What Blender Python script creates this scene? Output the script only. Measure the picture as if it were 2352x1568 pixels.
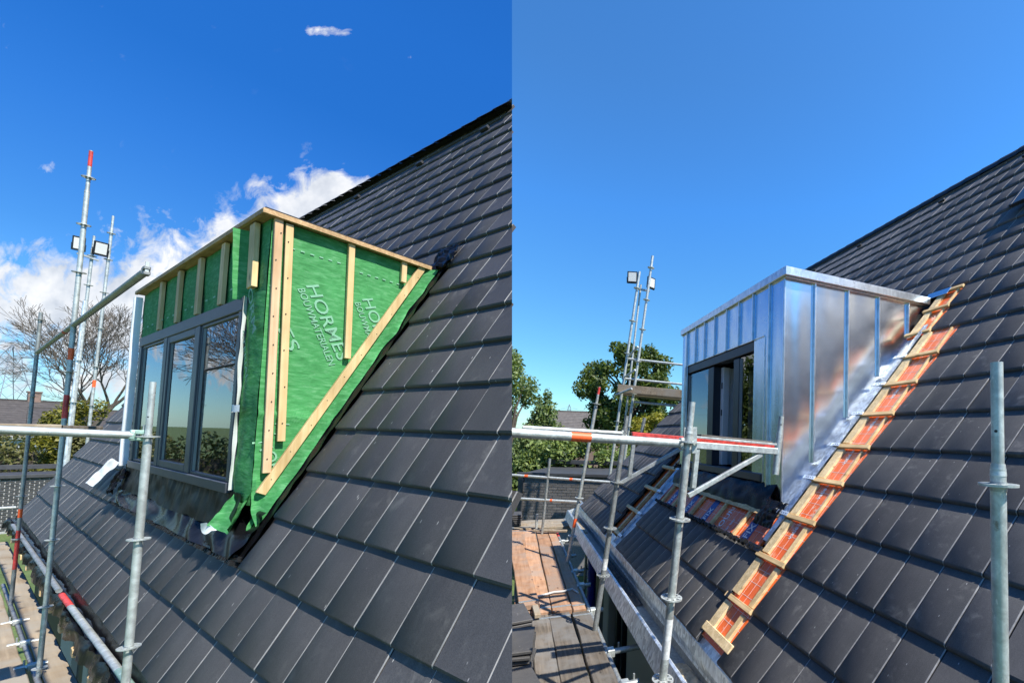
import bpy, bmesh, math, random
import numpy as np
from mathutils import Vector, Matrix
random.seed(7); np.random.seed(7)
R_ = math.radians
for o in list(bpy.data.objects): bpy.data.objects.remove(o)
SC = bpy.context.scene
COL = SC.collection
EYE = 4.6                                   # eye height above the ground
# ------------------------------------------------------------------ camera
cam = bpy.data.cameras.new("camera"); camo = bpy.data.objects.new("camera", cam); COL.objects.link(camo)
cam.sensor_width = 36; cam.lens = 36 * 967.5 / 2352
cam.shift_x = (1176 - 1600) / 2352; cam.shift_y = (958.2 - 784) / 2352
cam.clip_start = 0.05; cam.clip_end = 3000
PITCH, ROLL = 0.04811, 0.02689
camo.matrix_world = Matrix.Translation((0, 0, EYE)) @ Matrix.Rotation(math.pi / 2 + PITCH, 4, 'X') @ Matrix.Rotation(ROLL, 4, 'Z')
SC.camera = camo
# ------------------------------------------------------------------ sun and sky
SUN_AZ, SUN_EL = R_(119.6), R_(54)            # azimuth clockwise from +Y
sl = bpy.data.lights.new("sun", 'SUN'); sl.energy = 5.0; sl.angle = R_(0.5); sl.color = (1, .95, .87)
so = bpy.data.objects.new("sun", sl); COL.objects.link(so)
SUNV = Vector((math.sin(SUN_AZ) * math.cos(SUN_EL), math.cos(SUN_AZ) * math.cos(SUN_EL), math.sin(SUN_EL)))
so.rotation_euler = SUNV.to_track_quat('Z', 'Y').to_euler(); so.location = (0, 0, 40)
SC.view_settings.view_transform = 'Standard'; SC.view_settings.look = 'None'
SC.view_settings.exposure = 0.75; SC.view_settings.gamma = 1
SEAM = Vector((-0.9156, -0.3996, -0.044)).normalized()     # the plane in which the first house's roof ends

class NT:
    def __init__(s, tree): s.t = tree; s.n = tree.nodes; s.l = tree.links
    def node(s, typ, ins=None, **kw):
        n = s.n.new(typ)
        for k, v in kw.items(): setattr(n, k, v)
        for k, v in (ins or {}).items():
            if isinstance(v, bpy.types.NodeSocket): s.l.new(v, n.inputs[k])
            else: n.inputs[k].default_value = v
        return n
    def m(s, op, a, b=0.0, c=None, clamp=False):
        n = s.n.new('ShaderNodeMath'); n.operation = op; n.use_clamp = clamp
        for i, v in enumerate((a, b) if c is None else (a, b, c)):
            if isinstance(v, bpy.types.NodeSocket): s.l.new(v, n.inputs[i])
            else: n.inputs[i].default_value = v
        return n.outputs[0]
    def mix(s, f, a, b, blend='MIX'):
        n = s.n.new('ShaderNodeMix'); n.data_type = 'RGBA'; n.blend_type = blend
        for i, v in ((0, f), (6, a), (7, b)):
            if isinstance(v, bpy.types.NodeSocket): s.l.new(v, n.inputs[i])
            else: n.inputs[i].default_value = v if i == 0 else (*v[:3], 1)
        return n.outputs[2]
    def ramp(s, f, stops):
        n = s.n.new('ShaderNodeValToRGB'); s.l.new(f, n.inputs[0]); e = n.color_ramp.elements
        while len(e) < len(stops): e.new(.5)
        for i, (p, c) in enumerate(stops):
            e[i].position = p; e[i].color = (*c, 1) if len(c) == 3 else c
        return n.outputs[0]
    def noise(s, vec, scale, detail=4, rough=.55, dist=0.0, dim='3D'):
        return s.node('ShaderNodeTexNoise', {'Vector': vec, 'Scale': scale, 'Detail': detail, 'Roughness': rough, 'Distortion': dist}, noise_dimensions=dim).outputs[0]
    def map(s, vec, sc=(1, 1, 1), loc=(0, 0, 0), rot=(0, 0, 0)):
        return s.node('ShaderNodeMapping', {'Vector': vec, 'Scale': sc, 'Location': loc, 'Rotation': rot}).outputs[0]

def build_world():
    w = bpy.data.worlds.new("World"); SC.world = w; w.use_nodes = True
    t = NT(w.node_tree); t.n.clear()
    tc = t.node('ShaderNodeTexCoord').outputs['Generated']
    nv = t.node('ShaderNodeVectorMath', {0: tc}, operation='NORMALIZE').outputs[0]
    sky = t.node('ShaderNodeTexSky', sky_type='NISHITA', sun_disc=False, sun_elevation=SUN_EL, sun_rotation=SUN_AZ,
                 air_density=1.0, dust_density=.25, ozone_density=2.5, altitude=0).outputs[0]
    sx = t.node('ShaderNodeSeparateXYZ', {0: nv}); x, y, z = sx.outputs
    # the two days: a deep sky with clouds on one side, a paler clear sky on the other; they meet in the seam plane ahead
    dp = t.node('ShaderNodeVectorMath', {0: nv, 1: tuple(SEAM)}, operation='DOT_PRODUCT').outputs['Value']
    fw = t.node('ShaderNodeVectorMath', {0: nv, 1: (-.40, .9156, 0)}, operation='DOT_PRODUCT').outputs['Value']
    wid = t.node('ShaderNodeMapRange', {0: fw, 1: 0.0, 2: -.5, 3: .0006, 4: .9}).outputs[0]
    left = t.m('ADD', t.m('DIVIDE', dp, wid), .5, clamp=True)
    zc = t.m('MAXIMUM', z, 0.0)
    tl = t.ramp(zc, [(0, (.55, .82, 1.0)), (.10, (.38, .70, .98)), (.25, (.235, .61, 1.0)), (.40, (.165, .61, 1.17)), (.50, (.125, .60, 1.22)), (.62, (.14, .68, 1.38)), (.95, (.14, .70, 1.40))])
    tr = t.ramp(zc, [(0, (.62, .92, 1.0)), (.2, (.5, .95, 1.1)), (.48, (.43, 1.08, 1.64)), (.66, (.45, 1.03, 1.5)), (.95, (.42, 1.0, 1.5))])
    tint = t.mix(left, tr, tl)
    blue = t.mix(1.0, sky, tint, 'MULTIPLY')
    # clouds
    ys = t.m('MAXIMUM', y, .06)
    u = t.m('DIVIDE', x, ys); v = t.m('DIVIDE', z, ys)
    uv = t.node('ShaderNodeCombineXYZ', {0: u, 1: v, 2: 0.0}).outputs[0]
    wob = t.noise(uv, 7, 3, .6)
    fine = t.noise(uv, 15, 6, .62, .4)
    big = t.noise(t.map(uv, loc=(3.1, 1.7, 0), sc=(1, 1.4, 1)), 3.3, 3, .6)
    blobs = [(-.92, .545, .15, .085, 1.1), (-1.00, .52, .09, .06, .6), (-1.16, .40, .26, .10, .86), (-1.30, .31, .24, .08, 1.05), (-1.57, .29, .22, .10, 1.15),
             (-1.42, .21, .24, .06, .95), (-1.66, .12, .10, .04, .75), (-1.63, .175, .05, .018, .8), (-1.40, .10, .3, .05, .75),
             (-.945, .98, .055, .016, .64), (-.735, .92, .012, .008, .42), (-1.595, .615, .022, .017, .55),
             (-3.2, .9, .9, .35, 1.0), (-5.0, 1.3, 1.6, .5, .9), (-2.5, .5, .5, .16, .85), (-4.0, .3, 2.0, .1, .7)]
    tot = None
    for bu, bv, ru, rv, amp in blobs:
        du = t.m('DIVIDE', t.m('SUBTRACT', u, bu), ru); dv = t.m('DIVIDE', t.m('SUBTRACT', v, bv), rv)
        r2 = t.m('ADD', t.m('MULTIPLY', du, du), t.m('MULTIPLY', dv, dv))
        g = t.m('MULTIPLY', t.m('EXPONENT', t.m('MULTIPLY', r2, -.75)), amp)
        tot = g if tot is None else t.m('MAXIMUM', tot, g)
    den = t.m('ADD', tot, t.m('MULTIPLY', t.m('SUBTRACT', fine, .5), 1.9))
    den = t.m('ADD', den, t.m('MULTIPLY', t.m('SUBTRACT', big, .5), .9))
    den = t.m('MULTIPLY', t.m('SUBTRACT', den, .36), 2.3, clamp=True)
    den = t.m('MULTIPLY', den, t.m('MULTIPLY', tot, 3.0, clamp=True))
    den = t.m('MULTIPLY', t.m('MULTIPLY', den, left), t.m('GREATER_THAN', y, 0.02))
    under = t.noise(t.map(uv, loc=(0, .035, 0)), 9, 4, .6)
    ccol = t.ramp(t.m('ADD', t.m('MULTIPLY', t.m('SUBTRACT', under, .5), -1.6), t.m('ADD', .62, t.m('MULTIPLY', t.m('SUBTRACT', wob, .5), .8))), [(.2, (3.3, 3.6, 4.1)), (.55, (4.9, 5.1, 5.4)), (.8, (6.2, 6.2, 6.2))])
    out = t.mix(t.m('MULTIPLY', den, .94), blue, ccol)
    bg = t.node('ShaderNodeBackground', {'Color': out, 'Strength': .102})
    t.l.new(bg.outputs[0], t.node('ShaderNodeOutputWorld').inputs[0])
build_world(); SC.world.cycles.sampling_method = 'NONE'

# ------------------------------------------------------------------ sites (frames): x = into the house, y = along the eaves, z = up, eye height = 0
class Site:
    def __init__(s, yaw, k):
        y = R_(yaw); s.k = k
        s.M = Matrix(((math.cos(y), -math.sin(y), 0, 0), (math.sin(y), math.cos(y), 0, 0), (0, 0, 1, EYE), (0, 0, 0, 1)))
    def world(s, p): return s.M @ (Vector(p) * s.k)
A = Site(60.73, 2 / 3)      # house with the green dormer
B = Site(23.15, 1.3)        # house with the zinc dormer
G = Site(0, 1.0)            # surroundings, metres, x right, y ahead

# ------------------------------------------------------------------ mesh builder
class MB:
    def __init__(s): s.v = []; s.f = []; s.mi = []
    def add(s, vs, fs, mi=0):
        b = len(s.v); s.v += [tuple(p) for p in vs]
        for f in fs: s.f.append([b + i for i in f]); s.mi.append(mi)
        return s
    def box(s, lo, hi, mi=0, ch=None):
        c = [(a + b) / 2 for a, b in zip(lo, hi)]; h = [abs(b - a) / 2 for a, b in zip(lo, hi)]
        return s.cbox(c, h, None, ch, mi)
    def cbox(s, c, h, R=None, ch=None, mi=0):
        if ch is None: ch = min(h) * .18
        R = R or Matrix.Identity(3); c = Vector(c); vs = []; idx = {}
        for sx in (-1, 1):
            for sy in (-1, 1):
                for sz in (-1, 1):
                    for ax in range(3):
                        p = [sx * (h[0] - ch), sy * (h[1] - ch), sz * (h[2] - ch)]
                        p[ax] = (sx, sy, sz)[ax] * h[ax]
                        idx[(sx, sy, sz, ax)] = len(vs); vs.append(c + R @ Vector(p))
        fs = []
        for ax in range(3):
            o1, o2 = [a for a in range(3) if a != ax]
            for sg in (-1, 1):
                q = []
                for a, b in ((-1, -1), (1, -1), (1, 1), (-1, 1)):
                    k = [0, 0, 0]; k[ax] = sg; k[o1] = a; k[o2] = b; q.append(idx[(*k, ax)])
                fs.append(q)
            for a in (-1, 1):
                for b in (-1, 1):
                    k1 = [0, 0, 0]; k1[o1] = a; k1[o2] = b; k2 = list(k1); k1[ax] = -1; k2[ax] = 1
                    fs.append([idx[(*k1, o1)], idx[(*k2, o1)], idx[(*k2, o2)], idx[(*k1, o2)]])
        for sx in (-1, 1):
            for sy in (-1, 1):
                for sz in (-1, 1): fs.append([idx[(sx, sy, sz, a)] for a in range(3)])
        return s.add(vs, fs, mi)
    def beam(s, p0, p1, w, t, up=(0, 0, 1), ch=None, mi=0):
        p0, p1 = Vector(p0), Vector(p1); d = p1 - p0; L = d.length; x = d / L
        y = Vector(up).cross(x).normalized(); z = x.cross(y)
        R = Matrix((x, y, z)).transposed()
        return s.cbox((p0 + p1) / 2, (L / 2, w / 2, t / 2), R, ch, mi)
    def tube(s, p0, p1, r, n=14, r1=None, cap=True, mi=0, hollow=False):
        p0, p1 = Vector(p0), Vector(p1); r1 = r if r1 is None else r1; d = (p1 - p0).normalized()
        a = d.orthogonal().normalized(); b = d.cross(a); vs = []
        for p, rr in ((p0, r), (p1, r1)):
            for i in range(n):
                t = 2 * math.pi * i / n; vs.append(p + (a * math.cos(t) + b * math.sin(t)) * rr)
        fs = [[i, (i + 1) % n, n + (i + 1) % n, n + i] for i in range(n)]
        if cap: fs += [list(range(n))[::-1], list(range(n, 2 * n))]
        return s.add(vs, fs, mi)
    def path(s, pts, r, n=8, mi=0):
        pts = [Vector(p) for p in pts]; vs = []; m = len(pts)
        up = Vector((.13, .2, 1))
        for i, p in enumerate(pts):
            d = (pts[min(i + 1, m - 1)] - pts[max(i - 1, 0)]).normalized()
            a = d.cross(up).normalized(); b = d.cross(a); rr = r[i] if isinstance(r, (list, tuple)) else r
            for j in range(n):
                t = 2 * math.pi * j / n; vs.append(p + (a * math.cos(t) + b * math.sin(t)) * rr)
        fs = [[i * n + j, i * n + (j + 1) % n, (i + 1) * n + (j + 1) % n, (i + 1) * n + j] for i in range(m - 1) for j in range(n)]
        fs += [list(range(n))[::-1], list(range((m - 1) * n, m * n))]
        return s.add(vs, fs, mi)
    def grid(s, fn, nu, nv, mi=0):
        vs = [fn(i / nu, j / nv) for i in range(nu + 1) for j in range(nv + 1)]
        fs = [[i * (nv + 1) + j, (i + 1) * (nv + 1) + j, (i + 1) * (nv + 1) + j + 1, i * (nv + 1) + j + 1] for i in range(nu) for j in range(nv)]
        return s.add(vs, fs, mi)
    def prism(s, poly, vec, mi=0):
        n = len(poly); vec = Vector(vec); p = [Vector(q) for q in poly]
        return s.add(p + [q + vec for q in p], [list(range(n))[::-1], list(range(n, 2 * n))] + [[i, (i + 1) % n, n + (i + 1) % n, n + i] for i in range(n)], mi)
    def rosette(s, c, ax, r, mi=0):
        c, ax = Vector(c), Vector(ax).normalized(); a = ax.orthogonal().normalized(); b = ax.cross(a); n = 32; th = r * .07
        for r0, r1, sel in ((.30, .52, None), (.52, .84, (0, 1)), (.84, 1.0, None)):
            for i in range(n):
                if sel and i % 4 not in sel: continue
                vs = []
                for t in (2 * math.pi * i / n, 2 * math.pi * (i + 1) / n):
                    u = a * math.cos(t) + b * math.sin(t)
                    for rr in (r0, r1):
                        for h in (-th, th): vs.append(c + u * r * rr + ax * h)
                s.add(vs, [[0, 2, 6, 4], [1, 5, 7, 3], [2, 3, 7, 6], [0, 4, 5, 1], [0, 1, 3, 2], [4, 6, 7, 5]], mi)
        return s
    def build(s, name, mats, site=None, parent=None, org=None, smooth=False, seam=0, ang=35):
        k = site.k if site else 1.0
        me = bpy.data.meshes.new(name)
        o0 = Vector(org or (0, 0, 0))
        me.from_pydata([tuple((Vector(p) - o0) * k) for p in s.v], [], s.f)
        mats = mats if isinstance(mats, (list, tuple)) else [mats]
        for m in mats: me.materials.append(m)
        me.polygons.foreach_set('material_index', s.mi)
        bm = bmesh.new(); bm.from_mesh(me)
        if seam:                                # end the piece at the plane of the first house's gable
            Mi = site.M.inverted(); nl = Mi.to_3x3() @ SEAM; co = Mi @ Vector((0, 0, EYE)) - o0 * k
            bmesh.ops.bisect_plane(bm, geom=bm.verts[:] + bm.edges[:] + bm.faces[:], plane_co=co, plane_no=nl * (-seam), clear_outer=True)
            bmesh.ops.holes_fill(bm, edges=[e for e in bm.edges if e.is_boundary], sides=0) if seam else None
        bmesh.ops.recalc_face_normals(bm, faces=bm.faces)
        bm.to_mesh(me); bm.free()
        if smooth:
            me.polygons.foreach_set('use_smooth', [True] * len(me.polygons)); me.set_sharp_from_angle(angle=R_(ang))
        if name == 'pane' and len(me.polygons) == 1 and me.polygons[0].normal.x > 0: me.flip_normals()
        o = bpy.data.objects.new(name, me); COL.objects.link(o)
        if parent: o.parent = parent
        elif site: o.matrix_world = site.M @ Matrix.Translation(o0 * k)
        return o
def tag(o, label, cat, group=None, kind=None):
    if label: o['label'] = label
    if cat: o['category'] = cat
    if group: o['group'] = group
    if kind: o['kind'] = kind
    return o
ORG = {}
def thing(name, label, cat, site, org=(0, 0, 0), group=None):
    e = bpy.data.objects.new(name, None); COL.objects.link(e); e.empty_display_size = .1
    e.matrix_world = site.M @ Matrix.Translation(Vector(org) * site.k)
    tag(e, label, cat, group); ORG[e.name] = Vector(org)
    return e
def part(mb, name, mats, site, root, smooth=False, seam=0, sub=None, ang=35):
    """a part in site coordinates, child of root (or of sub, a part of root)"""
    r = root
    while r.parent: r = r.parent
    return mb.build(name, mats, site, sub or root, ORG.get(r.name, Vector()), smooth, seam, ang)
def text_mb(txt, size, org, ux, uy, bold=.0, res=3):
    c = bpy.data.curves.new('print', 'FONT'); c.body = txt; c.size = size; c.offset = bold; c.resolution_u = res
    o = bpy.data.objects.new('print', c); COL.objects.link(o)
    dg = bpy.context.evaluated_depsgraph_get(); me = bpy.data.meshes.new_from_object(o.evaluated_get(dg))
    bpy.data.objects.remove(o)
    org, ux, uy = Vector(org), Vector(ux).normalized(), Vector(uy).normalized(); mb = MB()
    mb.add([org + ux * v.co.x + uy * v.co.y for v in me.vertices], [list(p.vertices) for p in me.polygons])
    return mb
# ------------------------------------------------------------------ materials
def mk(name):
    m = bpy.data.materials.new(name); m.use_nodes = True; t = NT(m.node_tree)
    return m, t, t.n['Principled BSDF']
def mat(name, col, rough=.6, metal=0.0, var=.25, vs=6.0, sc=(1, 1, 1), bump=0.0, bs=None, spec=.5, rand=0.0, col2=None, detail=5, fine=0.0, rvar=.12, coat=0.0):
    m, t, p = mk(name)
    tc = t.node('ShaderNodeTexCoord').outputs['Object']
    oi = t.node('ShaderNodeObjectInfo').outputs['Random']
    vec = t.node('ShaderNodeVectorMath', {0: t.map(tc, sc), 1: t.node('ShaderNodeCombineXYZ', {0: t.m('MULTIPLY', oi, 37.), 1: t.m('MULTIPLY', oi, 11.), 2: 0.0}).outputs[0]}, operation='ADD').outputs[0]
    n = t.noise(vec, vs, detail, .6)
    c2 = col2 or tuple(min(1, x * (1 + var)) for x in col); c1 = col if col2 else tuple(x * (1 - var) for x in col)
    c = t.ramp(n, [(.3, c1), (.7, c2)])
    if fine:
        f = t.noise(vec, vs * 14, 3, .6)
        c = t.mix(1.0, c, t.ramp(f, [(.3, (1 - fine,) * 3), (.7, (1 + fine,) * 3)]), 'MULTIPLY')
    if rand:
        h = t.node('ShaderNodeHueSaturation', {'Color': c, 'Value': t.m('ADD', 1 - rand, t.m('MULTIPLY', oi, 2 * rand))}); c = h.outputs[0]
    t.l.new(c, p.inputs['Base Color'])
    p.inputs['Metallic'].default_value = metal; p.inputs['Specular IOR Level'].default_value = spec
    p.inputs['Coat Weight'].default_value = coat
    t.l.new(t.m('ADD', rough - rvar / 2, t.m('MULTIPLY', n, rvar), clamp=True), p.inputs['Roughness'])
    if bump:
        b = t.node('ShaderNodeBump', {'Strength': bump, 'Distance': .01, 'Height': t.noise(vec, bs or vs * 4, 6, .6)}); t.l.new(b.outputs[0], p.inputs['Normal'])
    return m
def wood(name, col, dark, axis, scale=1.0, rough=.65, rand=.12, knots=True, grey=None):
    m, t, p = mk(name)
    tc = t.node('ShaderNodeTexCoord').outputs['Object']; oi = t.node('ShaderNodeObjectInfo').outputs['Random']
    sc = [26 * scale] * 3; sc[axis] = 1.3 * scale
    off = t.node('ShaderNodeCombineXYZ', {0: t.m('MULTIPLY', oi, 53.), 1: t.m('MULTIPLY', oi, 29.), 2: t.m('MULTIPLY', oi, 17.)}).outputs[0]
    vec = t.node('ShaderNodeVectorMath', {0: tc, 1: off}, operation='ADD').outputs[0]
    g = t.noise(t.map(vec, sc), 1.0, 5, .6, .6)
    c = t.ramp(g, [(.28, dark), (.5, tuple((a + b) / 2 for a, b in zip(col, dark))), (.66, col)])
    blot = t.noise(vec, 5 * scale, 3, .5)
    c = t.mix(1.0, c, t.ramp(blot, [(.3, (.8, .78, .74)), (.7, (1.12, 1.1, 1.08))]), 'MULTIPLY')
    if grey: c = t.mix(t.ramp(t.noise(vec, 2.2 * scale, 5, .65), [(.42, (0, 0, 0)), (.62, (1, 1, 1))]), c, grey)
    if knots:
        ks = [7 * scale] * 3; ks[axis] = 3.2 * scale
        vo = t.node('ShaderNodeTexVoronoi', {'Vector': t.map(vec, ks), 'Scale': 1.0}).outputs['Distance']
        c = t.mix(t.ramp(vo, [(.06, (.75, .75, .75)), (.13, (0, 0, 0))]), c, tuple(x * .35 for x in dark))
    h = t.node('ShaderNodeHueSaturation', {'Color': c, 'Value': t.m('ADD', 1 - rand, t.m('MULTIPLY', oi, 2 * rand))}).outputs[0]
    t.l.new(h, p.inputs['Base Color']); p.inputs['Roughness'].default_value = rough; p.inputs['Specular IOR Level'].default_value = .3
    b = t.node('ShaderNodeBump', {'Strength': .35, 'Distance': .004, 'Height': g}); t.l.new(b.outputs[0], p.inputs['Normal'])
    return m
def tile_mat(name, col, rough, dirt):
    m, t, p = mk(name)
    tc = t.node('ShaderNodeTexCoord').outputs['Object']; oi = t.node('ShaderNodeObjectInfo').outputs['Random']
    ge = t.node('ShaderNodeNewGeometry').outputs['Position']
    off = t.node('ShaderNodeCombineXYZ', {0: t.m('MULTIPLY', oi, 53.), 1: t.m('MULTIPLY', oi, 29.), 2: 0.0}).outputs[0]
    vec = t.node('ShaderNodeVectorMath', {0: tc, 1: off}, operation='ADD').outputs[0]
    cloud = t.noise(vec, 5, 4, .55)
    streak = t.noise(t.map(vec, (6, 90, 20)), 1.0, 4, .6)
    spk = t.noise(vec, 260, 2, .5)
    c = t.mix(1.0, t.ramp(cloud, [(.3, tuple(x * .90 for x in col)), (.7, tuple(x * 1.10 for x in col))]), t.ramp(streak, [(.3, (.94, .94, .94)), (.7, (1.06, 1.06, 1.06))]), 'MULTIPLY')
    c = t.mix(1.0, c, t.ramp(spk, [(.35, (.84, .84, .84)), (.65, (1.16, 1.16, 1.16))]), 'MULTIPLY')
    # dusty scuffs and pale chips
    smear = t.noise(t.map(ge, (1, 1, 1)), 3.0, 6, .68, .3)
    sm2 = t.noise(ge, 15, 5, .6, .5)
    sf = t.m('MULTIPLY', t.ramp(smear, [(.51, (0, 0, 0)), (.68, (1, 1, 1))]), t.ramp(sm2, [(.5, (0, 0, 0)), (.68, (1, 1, 1))]))
    c = t.mix(t.m('MULTIPLY', sf, dirt), c, (.25, .235, .21))
    vo = t.node('ShaderNodeTexVoronoi', {'Vector': t.map(vec, (7, 19, 9)), 'Scale': 1.0}).outputs['Distance']
    c = t.mix(t.ramp(vo, [(.035, (.8, .8, .8)), (.06, (0, 0, 0))]), c, (.42, .40, .37))
    h = t.node('ShaderNodeHueSaturation', {'Color': c, 'Value': t.m('ADD', .80, t.m('MULTIPLY', oi, .40))}).outputs[0]
    t.l.new(h, p.inputs['Base Color'])
    t.l.new(t.m('ADD', rough - .06, t.m('MULTIPLY', cloud, .12)), p.inputs['Roughness'])
    p.inputs['Specular IOR Level'].default_value = .28
    b = t.node('ShaderNodeBump', {'Strength': .12, 'Distance': .003, 'Height': t.m('ADD', spk, streak)}); t.l.new(b.outputs[0], p.inputs['Normal'])
    return m
def zinc(name, col, rough, var=.1, bump=.05, bs=2.0, spangle=0.0, streak=0.0, metal=1.0):
    m, t, p = mk(name)
    tc = t.node('ShaderNodeTexCoord').outputs['Object']; oi = t.node('ShaderNodeObjectInfo').outputs['Random']
    n = t.noise(tc, 5, 6, .65)
    c = t.ramp(n, [(.3, tuple(x * (1 - var) for x in col)), (.7, tuple(min(.95, x * (1 + var)) for x in col))])
    ro = t.m('ADD', rough - .04, t.m('MULTIPLY', n, .1))
    if spangle:
        vo = t.node('ShaderNodeTexVoronoi', {'Vector': t.map(tc, (1, 1, .5)), 'Scale': 34.0}).outputs['Color']
        g = t.node('ShaderNodeSeparateColor', {0: vo}).outputs[0]
        c = t.mix(1.0, c, t.ramp(g, [(0, (1 - spangle,) * 3), (1, (1 + spangle,) * 3)]), 'MULTIPLY')
    smu = t.m('MULTIPLY', t.ramp(t.noise(tc, 6, 6, .7, 1.5), [(.56, (0, 0, 0)), (.68, (1, 1, 1))]), t.noise(tc, 70, 3, .6))
    ro = t.m('ADD', ro, t.m('MULTIPLY', smu, .05))
    sc = t.noise(t.map(tc, (9, 9, .9)), 1.0, 3, .6)
    if streak: ro = t.m('ADD', ro, t.m('MULTIPLY', t.m('SUBTRACT', sc, .5), streak))
    t.l.new(c, p.inputs['Base Color']); t.l.new(ro, p.inputs['Roughness']); p.inputs['Metallic'].default_value = metal
    if bump:
        b = t.node('ShaderNodeBump', {'Strength': bump, 'Distance': .06, 'Height': t.noise(t.map(tc, (1, 1, .4)), bs, 2, .4)}); t.l.new(b.outputs[0], p.inputs['Normal'])
    return m
def galv(name, col, dirt=.35):
    m, t, p = mk(name)
    tc = t.node('ShaderNodeTexCoord').outputs['Object']; oi = t.node('ShaderNodeObjectInfo').outputs['Random']
    vec = t.node('ShaderNodeVectorMath', {0: tc, 1: t.node('ShaderNodeCombineXYZ', {2: t.m('MULTIPLY', oi, 71.)}).outputs[0]}, operation='ADD').outputs[0]
    a = t.noise(vec, 26, 5, .65, .6); b = t.noise(vec, 5, 4, .6)
    c = t.ramp(a, [(.3, tuple(x * .72 for x in col)), (.5, col), (.68, tuple(min(.9, x * 1.3) for x in col))])
    c = t.mix(t.m('MULTIPLY', t.ramp(b, [(.48, (0, 0, 0)), (.7, (1, 1, 1))]), dirt), c, (.20, .19, .16))
    spl = t.noise(t.map(vec, (1, 1, .5)), 60, 3, .6, .8)
    c = t.mix(t.ramp(spl, [(.66, (0, 0, 0)), (.70, (.8, .8, .8))]), c, (.72, .71, .68))
    c = t.mix(t.ramp(t.noise(vec, 17, 4, .7), [(.66, (0, 0, 0)), (.74, (.7, .7, .7))]), c, (.16, .10, .06))
    t.l.new(c, p.inputs['Base Color']); p.inputs['Metallic'].default_value = .55
    t.l.new(t.m('ADD', .38, t.m('MULTIPLY', a, .25)), p.inputs['Roughness'])
    bb = t.node('ShaderNodeBump', {'Strength': .2, 'Distance': .002, 'Height': a}); t.l.new(bb.outputs[0], p.inputs['Normal'])
    return m
def glass(name, ior=2.0, tint=(.75, .8, .78)):
    m = bpy.data.materials.new(name); m.use_nodes = True; t = NT(m.node_tree); t.n.clear()
    fr = t.node('ShaderNodeFresnel', {'IOR': ior}).outputs[0]
    tr = t.node('ShaderNodeBsdfTransparent', {'Color': (*tint, 1)}).outputs[0]
    gl = t.node('ShaderNodeBsdfGlossy', {'Color': (.96, .98, 1, 1), 'Roughness': 0.0}).outputs[0]
    mx = t.node('ShaderNodeMixShader', {0: fr, 1: tr, 2: gl}).outputs[0]
    t.l.new(mx, t.node('ShaderNodeOutputMaterial').inputs[0]); return m
def membrane():
    m, t, p = mk('green_membrane')
    tc = t.node('ShaderNodeTexCoord').outputs['Object']
    a = t.noise(t.map(tc, (16, 16, 60)), 1.0, 5, .65, .5); b = t.noise(tc, 5, 4, .6)
    c = t.ramp(a, [(.30, (.036, .185, .052)), (.5, (.058, .260, .080)), (.72, (.13, .35, .15))])
    c = t.mix(1.0, c, t.ramp(b, [(.3, (.85, .85, .85)), (.7, (1.12, 1.12, 1.12))]), 'MULTIPLY')
    t.l.new(c, p.inputs['Base Color']); p.inputs['Roughness'].default_value = .75; p.inputs['Specular IOR Level'].default_value = .2
    h = t.m('ADD', t.m('MULTIPLY', t.noise(t.map(tc, (3, 3, 9)), 1.0, 4, .6, 1.0), 1.0), t.m('MULTIPLY', a, .02))
    bb = t.node('ShaderNodeBump', {'Strength': .22, 'Distance': .03, 'Height': h}); t.l.new(bb.outputs[0], p.inputs['Normal'])
    return m
def insulation():
    m, t, p = mk('orange_insulation')
    tc = t.node('ShaderNodeTexCoord').outputs['Object']
    a = t.noise(tc, 9, 6, .7, .4); b = t.noise(tc, 3.2, 4, .6)
    c = t.mix(t.m('MULTIPLY', t.ramp(a, [(.54, (0, 0, 0)), (.66, (1, 1, 1))]), t.ramp(b, [(.42, (.0, .0, .0)), (.62, (.85, .85, .85))])), (.88, .15, .022), (.78, .66, .46))
    t.l.new(c, p.inputs['Base Color']); p.inputs['Roughness'].default_value = .38
    bb = t.node('ShaderNodeBump', {'Strength': .12, 'Distance': .01, 'Height': a}); t.l.new(bb.outputs[0], p.inputs['Normal'])
    return m
def leaf(name, c1, c2, trans=.35):
    m = bpy.data.materials.new(name); m.use_nodes = True; t = NT(m.node_tree); t.n.clear()
    ge = t.node('ShaderNodeNewGeometry'); r = ge.outputs['Random Per Island']
    n = t.noise(ge.outputs['Position'], .9, 3, .6)
    c = t.ramp(t.m('ADD', t.m('MULTIPLY', r, .6), t.m('MULTIPLY', n, .4)), [(.2, c1), (.75, c2)])
    d = t.node('ShaderNodeBsdfPrincipled', {'Base Color': c, 'Roughness': .5, 'Specular IOR Level': .35}).outputs[0]
    tr = t.node('ShaderNodeBsdfTranslucent', {'Color': t.mix(1.0, c, (1.5, 1.5, .7), 'MULTIPLY')}).outputs[0]
    t.l.new(t.node('ShaderNodeMixShader', {0: trans, 1: d, 2: tr}).outputs[0], t.node('ShaderNodeOutputMaterial').inputs[0]); return m

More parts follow.
